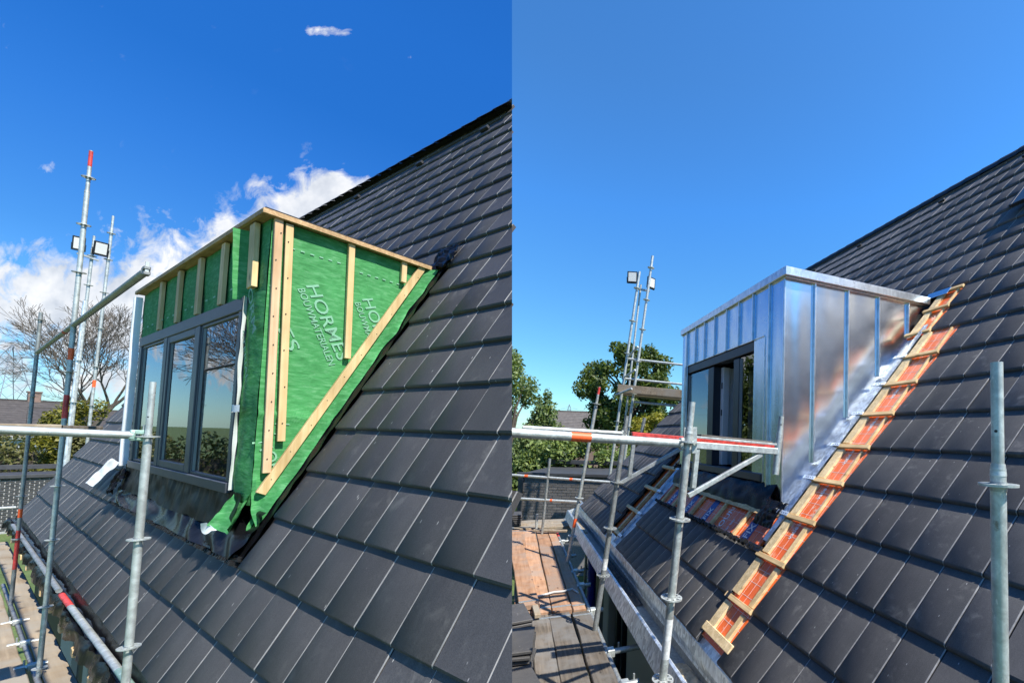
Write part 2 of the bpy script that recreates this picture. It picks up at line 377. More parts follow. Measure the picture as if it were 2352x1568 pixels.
M = {}
M['tileA'] = tile_mat('slate_tile', (.064, .061, .061), .56, .35)
M['tileB'] = tile_mat('charcoal_tile', (.078, .075, .073), .58, .6)
M['edge'] = mat('tile_edge', (.26, .25, .235), .6, var=.3, vs=20)  # unglazed pale edge, also painted sunlight: laid on the sunward side only
M['ridge'] = mat('ridge_tile', (.018, .019, .022), .5)
M['under'] = mat('dark_underlay', (.012, .012, .013), .6)
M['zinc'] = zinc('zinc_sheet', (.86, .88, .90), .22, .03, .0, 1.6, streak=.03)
M['zincfront'] = zinc('zinc_front', (.50, .63, .76), .24, .04, .0, 1.6, streak=.02)  # blue of the reflected sky put into the zinc's base colour
M['zincgut'] = zinc('zinc_gutter', (.74, .80, .86), .44, .2, .12, 9, spangle=.28, metal=.65)
M['zincval'] = zinc('weathered_valley_zinc', (.44, .48, .50), .46, .35, .03, 9, spangle=.3)
M['zinctrim'] = zinc('zinc_trim', (.68, .70, .71), .33, .12, .06, 7, spangle=.12)
M['galv'] = galv('galvanised_tube', (.52, .55, .52))
M['galvdark'] = galv('weathered_tube', (.33, .35, .34), .55)
M['galvgreen'] = galv('verdigris_coupler', (.34, .50, .42), .3)
M['redpaint'] = mat('red_paint', (.55, .055, .045), .5, var=.45, vs=30)
M['orangetape'] = mat('orange_tape', (.95, .13, .03), .5, var=.15, vs=40)
M['whitepaint'] = mat('white_overspray', (.62, .63, .6), .6, var=.3, vs=30)
M['batz'] = wood('pine_batten_upright', (.74, .55, .30), (.54, .35, .15), 2)
M['batp'] = wood('pink_pine_batten', (.72, .50, .31), (.52, .31, .16), 2)
M['bate'] = wood('pine_batten_level', (.84, .62, .33), (.60, .39, .17), 1)
M['batx'] = wood('pine_batten_slope', (.84, .63, .34), (.60, .39, .17), 0)
M['rough'] = wood('rough_sawn_batten', (.82, .65, .39), (.58, .42, .21), 0, 1.6, .8)
M['plank'] = wood('weathered_plank', (.165, .14, .112), (.072, .06, .047), 1, 1.2, .8, .18, grey=(.15, .142, .13))
M['plankpale'] = wood('pale_plank', (.34, .275, .19), (.19, .145, .095), 1, 1.0, .75, .1, grey=(.27, .24, .19))
M['plankor'] = wood('orange_plank', (.46, .27, .16), (.30, .16, .085), 1, 1.0, .72, .16, grey=(.32, .23, .17))
M['ply'] = wood('plywood_edge', (.56, .38, .20), (.34, .20, .09), 1, 2.0, .7, .05, knots=False)
M['felt'] = mat('black_felt', (.012, .012, .013), .8)
M['memb'] = membrane()
M['print'] = mat('pale_print', (.19, .41, .25), .55, var=.12, vs=60)
M['white'] = mat('white_fleece', (.74, .77, .78), .7, var=.06, vs=20, bump=.2, bs=9)
M['frame'] = mat('anthracite_frame', (.060, .064, .075), .42, var=.08, vs=30)
M['frameB'] = mat('dark_frame', (.022, .028, .038), .38, var=.08, vs=30)
M['spacer'] = mat('window_spacer', (.20, .23, .23), .45, var=.1)
M['glass'] = glass('window_glass', 2.5)
M['glassB'] = glass('window_glass_clear', 2.5)
M['room'] = mat('room_interior', (.035, .033, .032), .9)
M['wtile'] = mat('brown_wall_tile', (.045, .038, .033), .5, var=.12)
M['foil'] = mat('black_foil', (.007, .0075, .009), .28, var=.2, vs=4, bump=.35, bs=9, spec=.12, rvar=.16)
M['lead'] = mat('grey_flashing', (.009, .009, .0095), .42, var=.3, vs=5, bump=.25, bs=12, spec=.10)
M['insul'] = insulation()
M['bluelogo'] = mat('blue_print', (.012, .06, .26), .45, var=.1)
M['whiteprint'] = mat('white_print', (.78, .76, .72), .5, var=.1, vs=40)
M['cream'] = mat('cream_panel', (.40, .385, .35), .7, var=.06, vs=2)
M['dark'] = mat('dark_wall', (.022, .023, .026), .6)
M['blackpl'] = mat('black_plastic', (.012, .012, .012), .4)
M['bluepipe'] = mat('blue_pipe', (.012, .02, .30), .35)
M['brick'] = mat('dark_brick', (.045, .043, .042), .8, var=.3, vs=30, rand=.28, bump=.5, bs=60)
M['brickb'] = mat('sunlit_dark_brick', (.13, .122, .115), .8, var=.3, vs=30, rand=.25, bump=.5, bs=60)  # paler copy of the dark brick, sunlight on the wall put into its colour
M['mortar'] = mat('pale_mortar', (.32, .32, .31), .9, var=.15, vs=30)
M['mortard'] = mat('dark_mortar', (.26, .25, .24), .9, var=.2, vs=30)
M['bitumen'] = mat('bitumen_edge', (.045, .047, .05), .6, var=.25, vs=6)
M['houseroof'] = mat('far_roof', (.115, .10, .088), .8, var=.25, vs=2.5, fine=.25)
M['houseroofd'] = mat('far_dark_roof', (.06, .052, .048), .8, var=.3, vs=2.5, fine=.25)
M['housewall'] = mat('far_brick_wall', (.20, .13, .10), .85, var=.2, vs=3)
M['housewhite'] = mat('far_white_wall', (.62, .62, .60), .8, var=.08)
M['sand'] = mat('sand', (.50, .40, .26), .95, var=.35, vs=14, bump=.6, bs=30)
M['dirt'] = mat('wet_dirt', (.075, .066, .055), .8, var=.5, vs=10, bump=.7, bs=22)
M['gapshade'] = mat('gap_shade_ground', (.014, .013, .012), .95, var=.4, vs=3)  # near-black ground: the shade in the scaffold gaps put into the colour
M['lawn'] = mat('lawn', (.05, .085, .02), .9, var=.5, vs=1.5, fine=.4, col2=(.11, .15, .04))
M['bark'] = mat('bark', (.07, .058, .046), .9, var=.35, vs=6)
M['twig'] = mat('twig', (.105, .085, .065), .9, var=.3, vs=6)
M['leafbig'] = leaf('locust_leaf', (.028, .055, .014), (.13, .17, .035))
M['leafbirch'] = leaf('birch_leaf', (.055, .09, .03), (.22, .28, .10))
M['leafhedge'] = leaf('hedge_leaf', (.04, .08, .02), (.24, .30, .09))
M['leafyel'] = leaf('yellow_leaf', (.14, .15, .015), (.34, .30, .045))
M['leafcon'] = leaf('conifer_leaf', (.06, .07, .010), (.23, .21, .03))
M['leafold'] = leaf('olive_hedge_leaf', (.06, .07, .022), (.24, .23, .09))
M['lampface'] = mat('lamp_glass', (.62, .62, .58), .35, var=.05)
M['pylon'] = mat('pylon_steel', (.22, .25, .29), .6, var=.05)
M['solar'] = mat('solar_glass', (.010, .012, .020), .12, var=.2, vs=20)
M['rope'] = mat('rope', (.5, .5, .48), .8)
M['plastic'] = mat('white_plastic', (.72, .72, .70), .4, var=.05)
# ------------------------------------------------------------------ tiled roofs
class Roof:
    def __init__(s, site, pitch, c): s.s = site; s.a = R_(pitch); s.c = c; s.ca, s.sa = math.cos(s.a), math.sin(s.a)
    def P(s, w, e, n=0.0): return Vector((w * s.ca - n * s.sa, e, s.c + w * s.sa + n * s.ca))
    def R(s): return Matrix(((s.ca, 0, -s.sa), (0, 1, 0), (s.sa, 0, s.ca)))
    def z(s, d): return s.c + d * s.sa / s.ca
RA = Roof(A, 63.54, -3.192); RB = Roof(B, 47.24, -2.5706)
camM_i = camo.matrix_world.inverted()
def to_px(p):
    q = camM_i @ p
    if q.z > -.05: return None
    return (1600 + 967.5 * q.x / -q.z, 958.2 - 967.5 * q.y / -q.z, q.length)
def tile_mb(L, w, t, step, gauge, cw):
    pr = [(.004, -t), (0, -.55 * t), (.09 * t, -.18 * t), (.34 * t, 0), (L, 0), (L, -t * .8)]
    y0, y1 = -w / 2, w / 2; ys = [(y0, -cw * .8), (y0 + cw, 0), (y1 - cw * .5, 0), (y1, -cw * .6)]
    mb = MB(); vs = []
    for (x, z) in pr:
        for (y, dz) in ys:
            top = z > -.5 * t
            vs.append((x + (0 if top else -dz * .0), y, z + (dz if top else 0) - step * x / gauge))
    n = 4; mb.v = vs
    for i in range(len(pr) - 1):
        for j in range(3):
            mb.f.append([i * n + j, (i + 1) * n + j, (i + 1) * n + j + 1, i * n + j + 1]); mb.mi.append(1 if j == 0 and i < 4 else 0)
    for j in (0, n - 1):
        mb.f.append([i * n + j for i in range(len(pr))]); mb.mi.append(0)
    return mb
def lay_tiles(roof, root, rows, tmats, t, step, gauge, cut, name='tile', jit=.0015):
    """rows: list of (w_front, e_low, e_high, columns)"""
    st = roof.s; k = st.k; cache = {}; spots = []
    Rm = roof.R()
    for (w, e0, e1, n) in rows:
        tw = (e1 - e0) / n
        for j in range(n):
            e = e0 + (j + .5) * tw; p = roof.P(w, e); pw = st.world(roof.P(w + gauge / 2, e)); q = to_px(pw)
            if q is None or not (-350 < q[0] < 2700 and -300 < q[1] < 1900): continue
            side = None
            if cut:
                ds = [SEAM.dot(st.world(roof.P(w + a, e + b)) - Vector((0, 0, EYE))) for a in (0, gauge * 1.15) for b in (-tw / 2, tw / 2)]
                if max(ds) <= 0: continue
                side = min(ds) < 0
            inframe = -20 < q[0] < 2372 and -20 < q[1] < 1590
            spots.append((q[2] + (0 if inframe else 50), w, e, round(tw, 4), side, p))
    spots.sort(key=lambda x: x[0])
    rest = []
    for i, (q, w, e, tw, side, p) in enumerate(spots):
        key = tw
        if key not in cache:
            cache[key] = tile_mb(gauge * 1.16, tw - .004, t, step, gauge, .0055 if tw > .3 else .0042)
        dr = Matrix.Rotation(random.gauss(0, .0022), 3, 'Z') @ Matrix.Rotation(random.gauss(0, .003), 3, 'Y') @ Matrix.Rotation(random.gauss(0, .003), 3, 'X')
        pj = p + Rm @ Vector((random.gauss(0, jit * 1.5), random.gauss(0, jit * .5), random.gauss(0, jit * .6)))
        if i < 300:
            if side:
                mb = MB(); c = cache[key]; mb.v = [tuple(pj + Rm @ (dr @ Vector(v))) for v in c.v]; mb.f = c.f; mb.mi = c.mi
                o = mb.build(name, tmats, st, root, None, False, 1)
                continue
            mk_ = ('mesh', key)
            if mk_ not in cache:
                o = cache[key].build(name, tmats, st, root); cache[mk_] = o.data
                o.data.polygons.foreach_set('use_smooth', [True] * len(o.data.polygons)); o.data.set_sharp_from_angle(angle=R_(50))
            else:
                o = bpy.data.objects.new(name, cache[mk_]); COL.objects.link(o); o.parent = root
            o.matrix_basis = Matrix.Translation(pj * k) @ (Rm @ dr).to_4x4()
        else: rest.append((pj, Rm @ dr, cache[key]))
    if rest:
        mb = MB()
        for pj, rr, c in rest:
            b = len(mb.v); mb.v += [tuple(pj + rr @ Vector(v)) for v in c.v]; mb.f += [[b + i for i in f] for f in c.f]; mb.mi += c.mi
        o = mb.build('far_tiles', tmats, st, root, None, False, 1 if cut else 0); o['kind'] = 'stuff'
    return len(spots)
def nz(x, y=0.0, z=0.0, s=1.0):
    from mathutils import noise
    return noise.noise(Vector((x * s, y * s, z * s)))

# ------------------------------------------------------------------ ground
gmb = MB(); gmb.grid(lambda u, v: ((u - .5) * 1800, (v - .5) * 1800, 0), 8, 8)
go = gmb.build('ground', M['lawn']); go['kind'] = 'structure'
mb = MB(); mb.box((-1.2, 2.0, -6.894), (1.0, 16.5, -6.888), ch=.001); o = mb.build('path', M['gapshade'], A, seam=1); o['kind'] = 'structure'  # dark slab added over the lawn to paint the shade below the left deck
mb = MB(); mb.box((.0, -1.0, -3.537), (1.42, 9.0, -3.533), ch=.001); o = mb.build('path', M['gapshade'], B, seam=-1); o['kind'] = 'structure'  # same painted shade on the ground under the right deck

# ------------------------------------------------------------------ house A (green dormer)
GA, TA, W0A = .38, .3525, 1.66
hA = thing('house', 'charcoal tiled house under the green membrane dormer in the left picture', 'house', A, (2.5, 8, -4.6 * 1.5))
def slabA():
    mb = MB()
    def pan(w0, w1, e0, e1):
        P = [RA.P(w, e, n) for n in (-.055, -.14) for (w, e) in ((w0, e0), (w1, e0), (w1, e1), (w0, e1))]
        mb.add(P, [[0, 1, 2, 3], [7, 6, 5, 4], [0, 4, 5, 1], [1, 5, 6, 2], [2, 6, 7, 3], [3, 7, 4, 0]])
    pan(1.75, 9.45, .2, 14.42)
    return mb
roofA = part(slabA(), 'roof', M['under'], A, hA, seam=1)
rowsA = []
for k in range(21):
    w = W0A + GA * k
    nR = 11
    inb = 2 <= k < 10
    if inb:
        rowsA.append((w, 4.35 - nR * TA, 4.35, nR)); rowsA.append((w, 8.93, 14.57, 16))
    else:
        rowsA.append((w, 4.35 - nR * TA, 8.93, nR + 13)); rowsA.append((w, 8.93, 14.57, 16))
roofA_root = roofA
class _R: pass
ORG_A = ORG[hA.name]
# tiles are children of the roof mesh; the roof shares the house's origin
def lay_on(roof, house, roofobj, rows, *a, **kw):
    off = ORG[house.name]
    sub = Roof(roof.s, math.degrees(roof.a), roof.c)
    base = sub.P
    n0 = set(roofobj.children)
    lay_tiles(roof, roofobj, rows, *a, **kw)
    for o in roofobj.children:
        if o in n0: continue
        o.matrix_basis = Matrix.Translation(-off * roof.s.k) @ o.matrix_basis
lay_on(RA, hA, roofA, rowsA, [M['tileA'], M['edge']], .052, .030, GA, True)
# ridge caps
for i in range(34):
    e = 1.2 + i * .42
    p0, p1 = RA.P(9.42, e, -.015), RA.P(9.42, e + .44, -.005)
    mb = MB(); prof = [(-.17, -.055), (-.13, .0), (-.04, .045), (.05, .03), (.12, -.05)]
    mb.grid(lambda u, v, p0=p0, p1=p1: (lambda q: (p0.x * (1 - u) + p1.x * u + prof[q][0], p0.y * (1 - u) + p1.y * u, p0.z * (1 - u) + p1.z * u + prof[q][1]))(round(v * 4)), 1, 4)
    part(mb, 'ridge_cap', M['ridge'], A, hA, sub=roofA, smooth=True, seam=1)
# raised vent tiles near the ridge
for e in (6.3, 8.2, 10.6):
    mb = MB(); c = RA.P(9.0, e, .02); mb.cbox(c, (.03, .10, .025), RA.R(), .008)
    part(mb, 'vent_tile', M['ridge'], A, hA, sub=roofA)
# walls: front, back, far gable, near gable in the seam plane
mb = MB(); mb.box((.98, .2, -6.9), (1.1, 14.3, -1.55)); part(mb, 'front_wall', M['dark'], A, hA, seam=1)
mb = MB(); mb.box((4.2, .2, -6.9), (4.3, 14.3, 5.05)); part(mb, 'back_wall', M['cream'], A, hA, seam=1)
gp = [(1.0, -6.9), (1.0, RA.z(1.0) - .2), (4.2, RA.z(4.2) - .35), (4.2, -6.9)]
mb = MB(); mb.prism([(d, 14.2, z) for d, z in gp], (0, .1, 0)); part(mb, 'gable_wall', M['cream'], A, hA)
mb = MB()
Mi = A.M.inverted(); nl = Mi.to_3x3() @ SEAM
def on_seam(d, z, off=.02): return ((d, -(nl.x * d + nl.z * z - off) / nl.y, z))
mb.prism([on_seam(d, z) for d, z in gp], nl * .06); part(mb, 'end_wall', M['dark'], A, hA)
for e0, e1 in ((5.6, 5.9), (6.3, 6.5), (8.2, 8.45), (9.3, 10.2)):
    mb = MB(); mb.box((.93, e0, -6.8), (.985, e1, -1.9)); part(mb, 'wall_panel', M['cream'], A, hA)
# bird comb along the top of the tiles under the dormer window
mb = MB()
for i in range(150):
    e = 4.40 + i * .0302; h = random.uniform(.6, 1.3)
    mb.cbox(RA.P(2.445 + random.uniform(-.006, .006), e, .012), (.012, .004, .022 * h), RA.R(), .001)
    if i % 3 == 0: mb.cbox(RA.P(2.475, e, .004), (.022, .004, .012), RA.R(), .001)
mb.beam(RA.P(2.47, 4.37, .0), RA.P(2.47, 8.9, .0), .016, .03, up=(-RA.sa, 0, RA.ca))
mb.beam(RA.P(2.43, 4.37, .0), RA.P(2.43, 8.9, .0), .010, .02, up=(-RA.sa, 0, RA.ca))
o = part(mb, 'bird_comb', M['blackpl'], A, hA); o['kind'] = 'stuff'
# eaves foil hanging in the gutter, with timber ends below
def eave(u, v):
    e = 4.0 + u * 10.6; r = nz(e * 3.1, v * 2.2) * .026 + nz(e * 9, v * 3) * .014
    pts = [(.80, -1.62), (.77, -1.70), (.735, -1.785), (.69, -1.805), (.655, -1.775), (.640, -1.80), (.632, -1.89)]
    f = v * 6; i = min(int(f), 5); fr = f - i
    d = pts[i][0] * (1 - fr) + pts[i + 1][0] * fr; z = pts[i][1] * (1 - fr) + pts[i + 1][1] * fr
    return (d + r * (.4 + v), e, z + r * .7 - (.06 * abs(nz(e * 1.7)) * v))
mb = MB(); mb.grid(eave, 260, 12); part(mb, 'eaves_foil', M['foil'], A, hA, smooth=True)
for i in range(12):
    e = 4.6 + i * .82
    mb = MB(); mb.box((.628, e, -1.97), (.98, e + .1, -1.90)); part(mb, 'rafter_end', M['batx'], A, hA)

# ------------------------------------------------------------------ green dormer
dm = thing('dormer', 'dormer wrapped in green membrane with pale battens and three window lights', 'dormer', A, (1.2, 6.6, -.8))
E0, E1, DF, ZT = 4.628, 9.02, 1.2, 1.665
def side_z0(d): return RA.z(d) + .01
def side(u, v):
    d = DF + u * 1.235; zb = side_z0(d) - .02 * nz(d * 9, 3) - .02; z = zb + (ZT - zb) * v
    low = math.exp(-((z - zb) / .16) ** 2); corner = math.exp(-((d - DF) / .16) ** 2) * math.exp(-((z + .55) / .3) ** 2)
    flare = .15 * math.exp(-((z - zb) / .085) ** 2) * (1 + .35 * nz(d * 8, 11))
    bul = flare + .003 * nz(d * 5, z * 3) + low * (.022 * nz(d * 14, z * 6, 2) - .008) + corner * .03 * nz(z * 9, d * 20)
    fold = .020 * math.exp(-((z - (.10 - .12 * (d - 1.2))) / .022) ** 2) * (1 if d < 1.62 else 0)
    return (d, E0 - .004 - bul - fold, z)
mb = MB(); mb.grid(side, 70, 90); part(mb, 'side_membrane', M['memb'], A, dm, smooth=True)
def frontm(u, v):
    e = E0 + u * (E1 - E0); z = 1.055 + v * .61
    return (DF - .003 - .010 * nz(e * 2.3, z * 2.5, 5) - .006 * nz(e * 6, z * 3), e, z)
mb = MB(); mb.grid(frontm, 120, 16); part(mb, 'front_membrane', M['memb'], A, dm, smooth=True)
def strip(u, v):
    e = E0 - .002 + u * .34; z = -.62 + v * 1.70; r = (1 - u) * .006 + u * .02
    return (DF - .004 - u * .02 - r * nz(z * 4, u * 3, 1.3) - .010 * math.sin(u * 3.1), e, z)
mb = MB(); mb.grid(strip, 16, 70); part(mb, 'corner_membrane', M['memb'], A, dm, smooth=True)
# loose flaps: green upright edge, white fleece backs, curled foot
def flap_green(u, v):
    z = 1.04 + v * .60; return (DF - .01 - u * .085 - .02 * v * u - .008 * nz(z * 6), 4.99 + u * .05 + .03 * v + .02 * nz(z * 4, u), z)
mb = MB(); mb.grid(flap_green, 5, 26); part(mb, 'membrane_flap', M['memb'], A, dm, smooth=True)
def flap_white(u, v):
    z = -.52 + v * 1.58; wd = .022 + .018 * (.5 + nz(z * 2.1, 7)) + .04 * math.exp(-((z - .12) / .09) ** 2)
    return (DF - .03 - u * .028 - .010 * nz(z * 5, u), 4.945 - u * wd + .02 * nz(z * 3, 9), z)
mb = MB(); mb.grid(flap_white, 5, 60); part(mb, 'fleece_flap', M['white'], A, dm, smooth=True)
mb = MB(); mb.grid(lambda u, v: (DF - .05 - .03 * math.sin(u * 3) - .02 * u, 4.96 - u * .22, .105 + v * .055 + .012 * nz(u * 6)), 10, 3); part(mb, 'fleece_tab', M['white'], A, dm, smooth=True)
def flap_left(u, v):
    z = -.55 + v * 2.17; t = u * 2.6
    return (DF - .02 - .07 * math.sin(t), E1 + .0 - .075 * math.cos(t * .75) * (.8 + .3 * nz(z * 1.5)) + .05 * nz(z * 2, 4), z)
mb = MB(); mb.grid(flap_left, 10, 50); part(mb, 'fleece_roll', M['white'], A, dm, smooth=True)
def flap_foot(u, v):
    return (1.10 - .16 * v - .05 * math.sin(u * 3.1), 8.86 + .15 * v + u * .13 + .03 * nz(u * 4, v * 4), -.50 - .30 * v + .05 * math.sin(u * 3.1) + .03 * nz(u * 3, v * 3, 2))
mb = MB(); mb.grid(flap_foot, 12, 12); part(mb, 'fleece_foot', M['white'], A, dm, smooth=True)
def leftside(u, v):
    d = DF + u * 1.2; zb = side_z0(d); z = zb + (ZT - zb) * v; return (d, E1 - .01, z)
mb = MB(); mb.grid(leftside, 8, 8); part(mb, 'left_membrane', M['memb'], A, dm)
# curled foot at the near corner: green outside, white inside
def curl(u, v):
    a = -1.15 + 2.6 * u; r = .085 + .05 * v
    return (1.20 - .16 * v + r * math.cos(a) * .55 - .02, E0 + .10 + r * math.sin(a) * 1.4 + .02 * nz(u * 5, v * 5) - .05 * v, -.50 - .27 * v - .05 * math.sin(u * 3.1) * v + .02 * nz(u * 6, v * 4, 8))
mb = MB(); mb.grid(curl, 24, 18); part(mb, 'membrane_foot', M['memb'], A, dm, smooth=True)
def curl2(u, v):
    a = .4 + 1.2 * u; p = curl(.74 + .26 * u, 1); return (p[0] - .03 * v, p[1] + .05 * v * math.sin(u * 3), p[2] - .06 * v * math.sin(u * 3.1) + .02 * u)
mb = MB(); mb.grid(curl2, 10, 8); part(mb, 'fleece_foot', M['white'], A, dm, smooth=True)
def lowfold(u, v):
    d = 1.19 + u * .22; z = RA.z(d) + .0 - .17 + v * .22 + .1 * u * (1 - v)
    return (d - .05 * (1 - v), E0 - .02 - .05 * (1 - v) - .025 * nz(u * 5, v * 4, 3) , z)
mb = MB(); mb.grid(lowfold, 16, 12); part(mb, 'membrane_hem', M['memb'], A, dm, smooth=True)
# print on the membrane: rows of lettering running down the slope, dashed guide lines
def printed(txt, size, d0, z0, d1, z1, bold):
    ux = Vector((d1 - d0, 0, z1 - z0)).normalized(); uy = Vector((-ux.z, 0, ux.x))
    org = Vector((d0, E0 - .0100, z0))
    mb = text_mb(txt, 1.0, (0, 0, 0), (1, 0, 0), (0, 1, 0), .006)
    L = max(v[0] for v in mb.v); sc = Vector((d1 - d0, z1 - z0)).length / L
    out = []
    for v in mb.v:
        p = org + ux * v[0] * sc + uy * v[1] * size; 
        if p.x < DF + .012: p = Vector((DF - .014, E0 - .0 + (DF + .012 - p.x) * 1.3, p.z))
        out.append(tuple(p))
    mb.v = out
    part(mb, 'printed_lettering', M['print'], A, dm)
printed('HORMES', .13, 1.425, 1.205, 1.685, .60, 1)
printed('BOUWMATERIALEN', .070, 1.376, 1.155, 1.622, .545, 1)
printed('HORMES', .13, 1.828, 1.21, 2.06, .655, 1)
printed('BOUWMATERIALEN', .070, 1.775, 1.155, 2.00, .57, 1)
printed('ES', .118, 1.268, .80, 1.355, .62, 1)
def front_print(txt, size, e0, z0, e1, z1):
    ux = Vector((0, e1 - e0, z1 - z0)).normalized(); uy = Vector((0, ux.z, -ux.y)); mb = text_mb(txt, 1.0, (0, 0, 0), (1, 0, 0), (0, 1, 0), .006)
    L = max(v[0] for v in mb.v); sc = Vector((e1 - e0, z1 - z0)).length / L
    mb.v = [tuple(Vector((DF - .046, e0, z0)) + ux * v[0] * sc + uy * v[1] * size) for v in mb.v]
    part(mb, 'printed_lettering', M['print'], A, dm)
front_print('ORM', .13, 4.88, 1.10, 4.70, .72); front_print('ATERIAL', .075, 4.95, .78, 4.76, .34)
printed('HORMES', .118, 1.20, -.12, 1.37, -.58, 1)
mb = MB()
for z0, d0, d1 in ((1.47, 1.32, 1.66), (1.44, 1.80, 2.30), (.02, 1.24, 1.42), (1.12, 1.21, 1.25), (-.06, 1.24, 1.36)):
    d = d0
    while d < d1:
        mb.box((d, E0 - .0102, z0 - .005), (d + .026, E0 - .0092, z0 + .005), ch=.0002); d += .062
part(mb, 'dash_print', M['print'], A, dm)['kind'] = 'stuff'
mb = MB()
for i in range(34):
    e = 4.9 + i * .12
    if i % 2 == 0: mb.box((DF - .0235, e, 1.20 - .01), (DF - .022, e + .07, 1.205), ch=.0003)
part(mb, 'dash_print', M['print'], A, dm)['kind'] = 'stuff'
# battens
def bat(p0, p1, w, t, up, m='batz'):
    mb = MB(); mb.beam(p0, p1, w, t, up); return part(mb, 'batten', M[m], A, dm)
for e in (7.90, 7.13, 6.38, 5.645): bat((DF - .028, e, 1.085), (DF - .028, e, 1.655), .105, .030, (1, 0, 0))
bat((DF - .035, 4.84, 1.12), (DF - .035, 4.87, 1.655), .115, .035, (1, 0, 0))
SE = E0 - .034
bat((1.228, SE, 1.668), (1.266, SE, -.37), .050, .034, (0, 1, 0), 'batp')
bat((1.293, SE, 1.650), (1.337, SE, -.12), .048, .034, (0, 1, 0))
bat((1.716, SE, 1.665), (1.739, SE, .625), .046, .034, (0, 1, 0))
bat((2.152, SE, 1.668), (2.153, SE, 1.46), .046, .034, (0, 1, 0))
mb = MB(); mb.beam((1.240, SE - .004, -.53), (2.320, SE - .004, 1.668), .060, .036, (0, 1, 0)); part(mb, 'batten', M['batz'], A, dm)
# nail heads on the near battens
mb = MB()
for (p0, p1, n) in (((1.228, 1.668), (1.266, -.37), 9), ((1.293, 1.65), (1.337, -.12), 6), ((1.24, -.53), (2.32, 1.66), 10)):
    for i in range(n):
        f = (i + .5) / n; d = p0[0] * (1 - f) + p1[0] * f + random.uniform(-.012, .012); z = p0[1] * (1 - f) + p1[1] * f
        mb.tube((d, SE - .016, z), (d, SE - .0235, z), .004, 6)
part(mb, 'nail_heads', M['blackpl'], A, dm)['kind'] = 'stuff'
# roof plate: ply, felt, timber edge boards
mb = MB(); mb.box((DF - .05, E0 - .05, 1.672), (2.44, E1 + .05, 1.705)); part(mb, 'roof_plate', M['ply'], A, dm)
mb = MB(); mb.box((DF - .058, E0 - .058, 1.707), (2.46, E1 + .058, 1.722)); part(mb, 'roof_felt', M['felt'], A, dm)
mb = MB(); mb.box((DF - .075, E0 - .05, 1.665), (DF - .052, E1 + .05, 1.704)); part(mb, 'edge_board', M['ply'], A, dm)
mb = MB(); mb.box((DF - .075, E0 - .078, 1.665), (2.47, E0 - .052, 1.704)); part(mb, 'edge_board', M['ply'], A, dm)
# body behind the membrane
mb = MB(); mb.prism([(DF + .02, E0 + .02, -.75), (DF + .02, E0 + .02, 1.66), (2.40, E0 + .02, 1.66)], (0, .05, 0)); part(mb, 'side_wall', M['dark'], A, dm)
mb = MB(); mb.box((DF + .02, E0 + .05, 1.07), (DF + .10, E1 - .05, 1.66)); part(mb, 'front_wall', M['dark'], A, dm)
# window
WE0, WE1, WZ0, WZ1 = 4.955, 8.68, -.55, 1.06
fx0, fx1 = DF - .055, DF + .10
def bx(lo, hi, name, m, root, sub=None, site=A, ch=.006):
    mb = MB(); mb.box(lo, hi, ch=ch); return part(mb, name, M[m], site, root, sub=sub)
win = bx((fx0, WE0, WZ1 - .115), (fx1, WE1, WZ1), 'window', 'frame', dm)
for nm, lo, hi in (('sill', (fx0 - .012, WE0, WZ0), (fx1, WE1, WZ0 + .085)), ('jamb', (fx0 + .002, WE0, WZ0 + .085), (fx1, WE0 + .075, WZ1 - .115)), ('jamb', (fx0 + .002, WE1 - .12, WZ0 + .085), (fx1, WE1, WZ1 - .115)),
                   ('mullion', (fx0 + .002, 7.32, WZ0 + .085), (fx1, 7.46, WZ1 - .115)), ('mullion', (fx0 + .002, 6.11, WZ0 + .085), (fx1, 6.22, WZ1 - .115))):
    bx(lo, hi, nm, 'frame', win, win)
for i, (a, b) in enumerate(((5.03, 6.11), (6.22, 7.32), (7.46, 8.56))):
    z0, z1 = WZ0 + .085, WZ1 - .115; f0, f1 = DF - .042, DF + .02; fw = .030 if i != 1 else .075
    if i == 1: f0 -= .006
    for lo, hi in (((f0, a, z0), (f1, a + fw, z1)), ((f0, b - fw, z0), (f1, b, z1)), ((f0, a + fw, z0), (f1, b - fw, z0 + fw)), ((f0, a + fw, z1 - fw), (f1, b - fw, z1))):
        bx(lo, hi, 'sash', 'frame', win, win)
    for s in range(3):   # glazing beads and spacer bars at the far edge
        q = b - fw - .012 - s * .018
        bx((DF - .036 + s * .003, q - .010, z0 + fw), (DF - .026, q, z1 - fw), 'glazing_bead', 'spacer', win, win, ch=.001)
    mb = MB(); x = DF - .028; mb.add([(x, a + fw, z0 + fw), (x, b - fw, z0 + fw), (x, b - fw, z1 - fw), (x, a + fw, z1 - fw)], [[0, 1, 2, 3]])
    part(mb, 'pane', M['glass'], A, win, sub=win)
mb = MB(); mb.box((DF + .13, E0 + .08, -.74), (2.2, E1 - .08, 1.60), ch=.001); rm = part(mb, 'room', M['room'], A, dm)
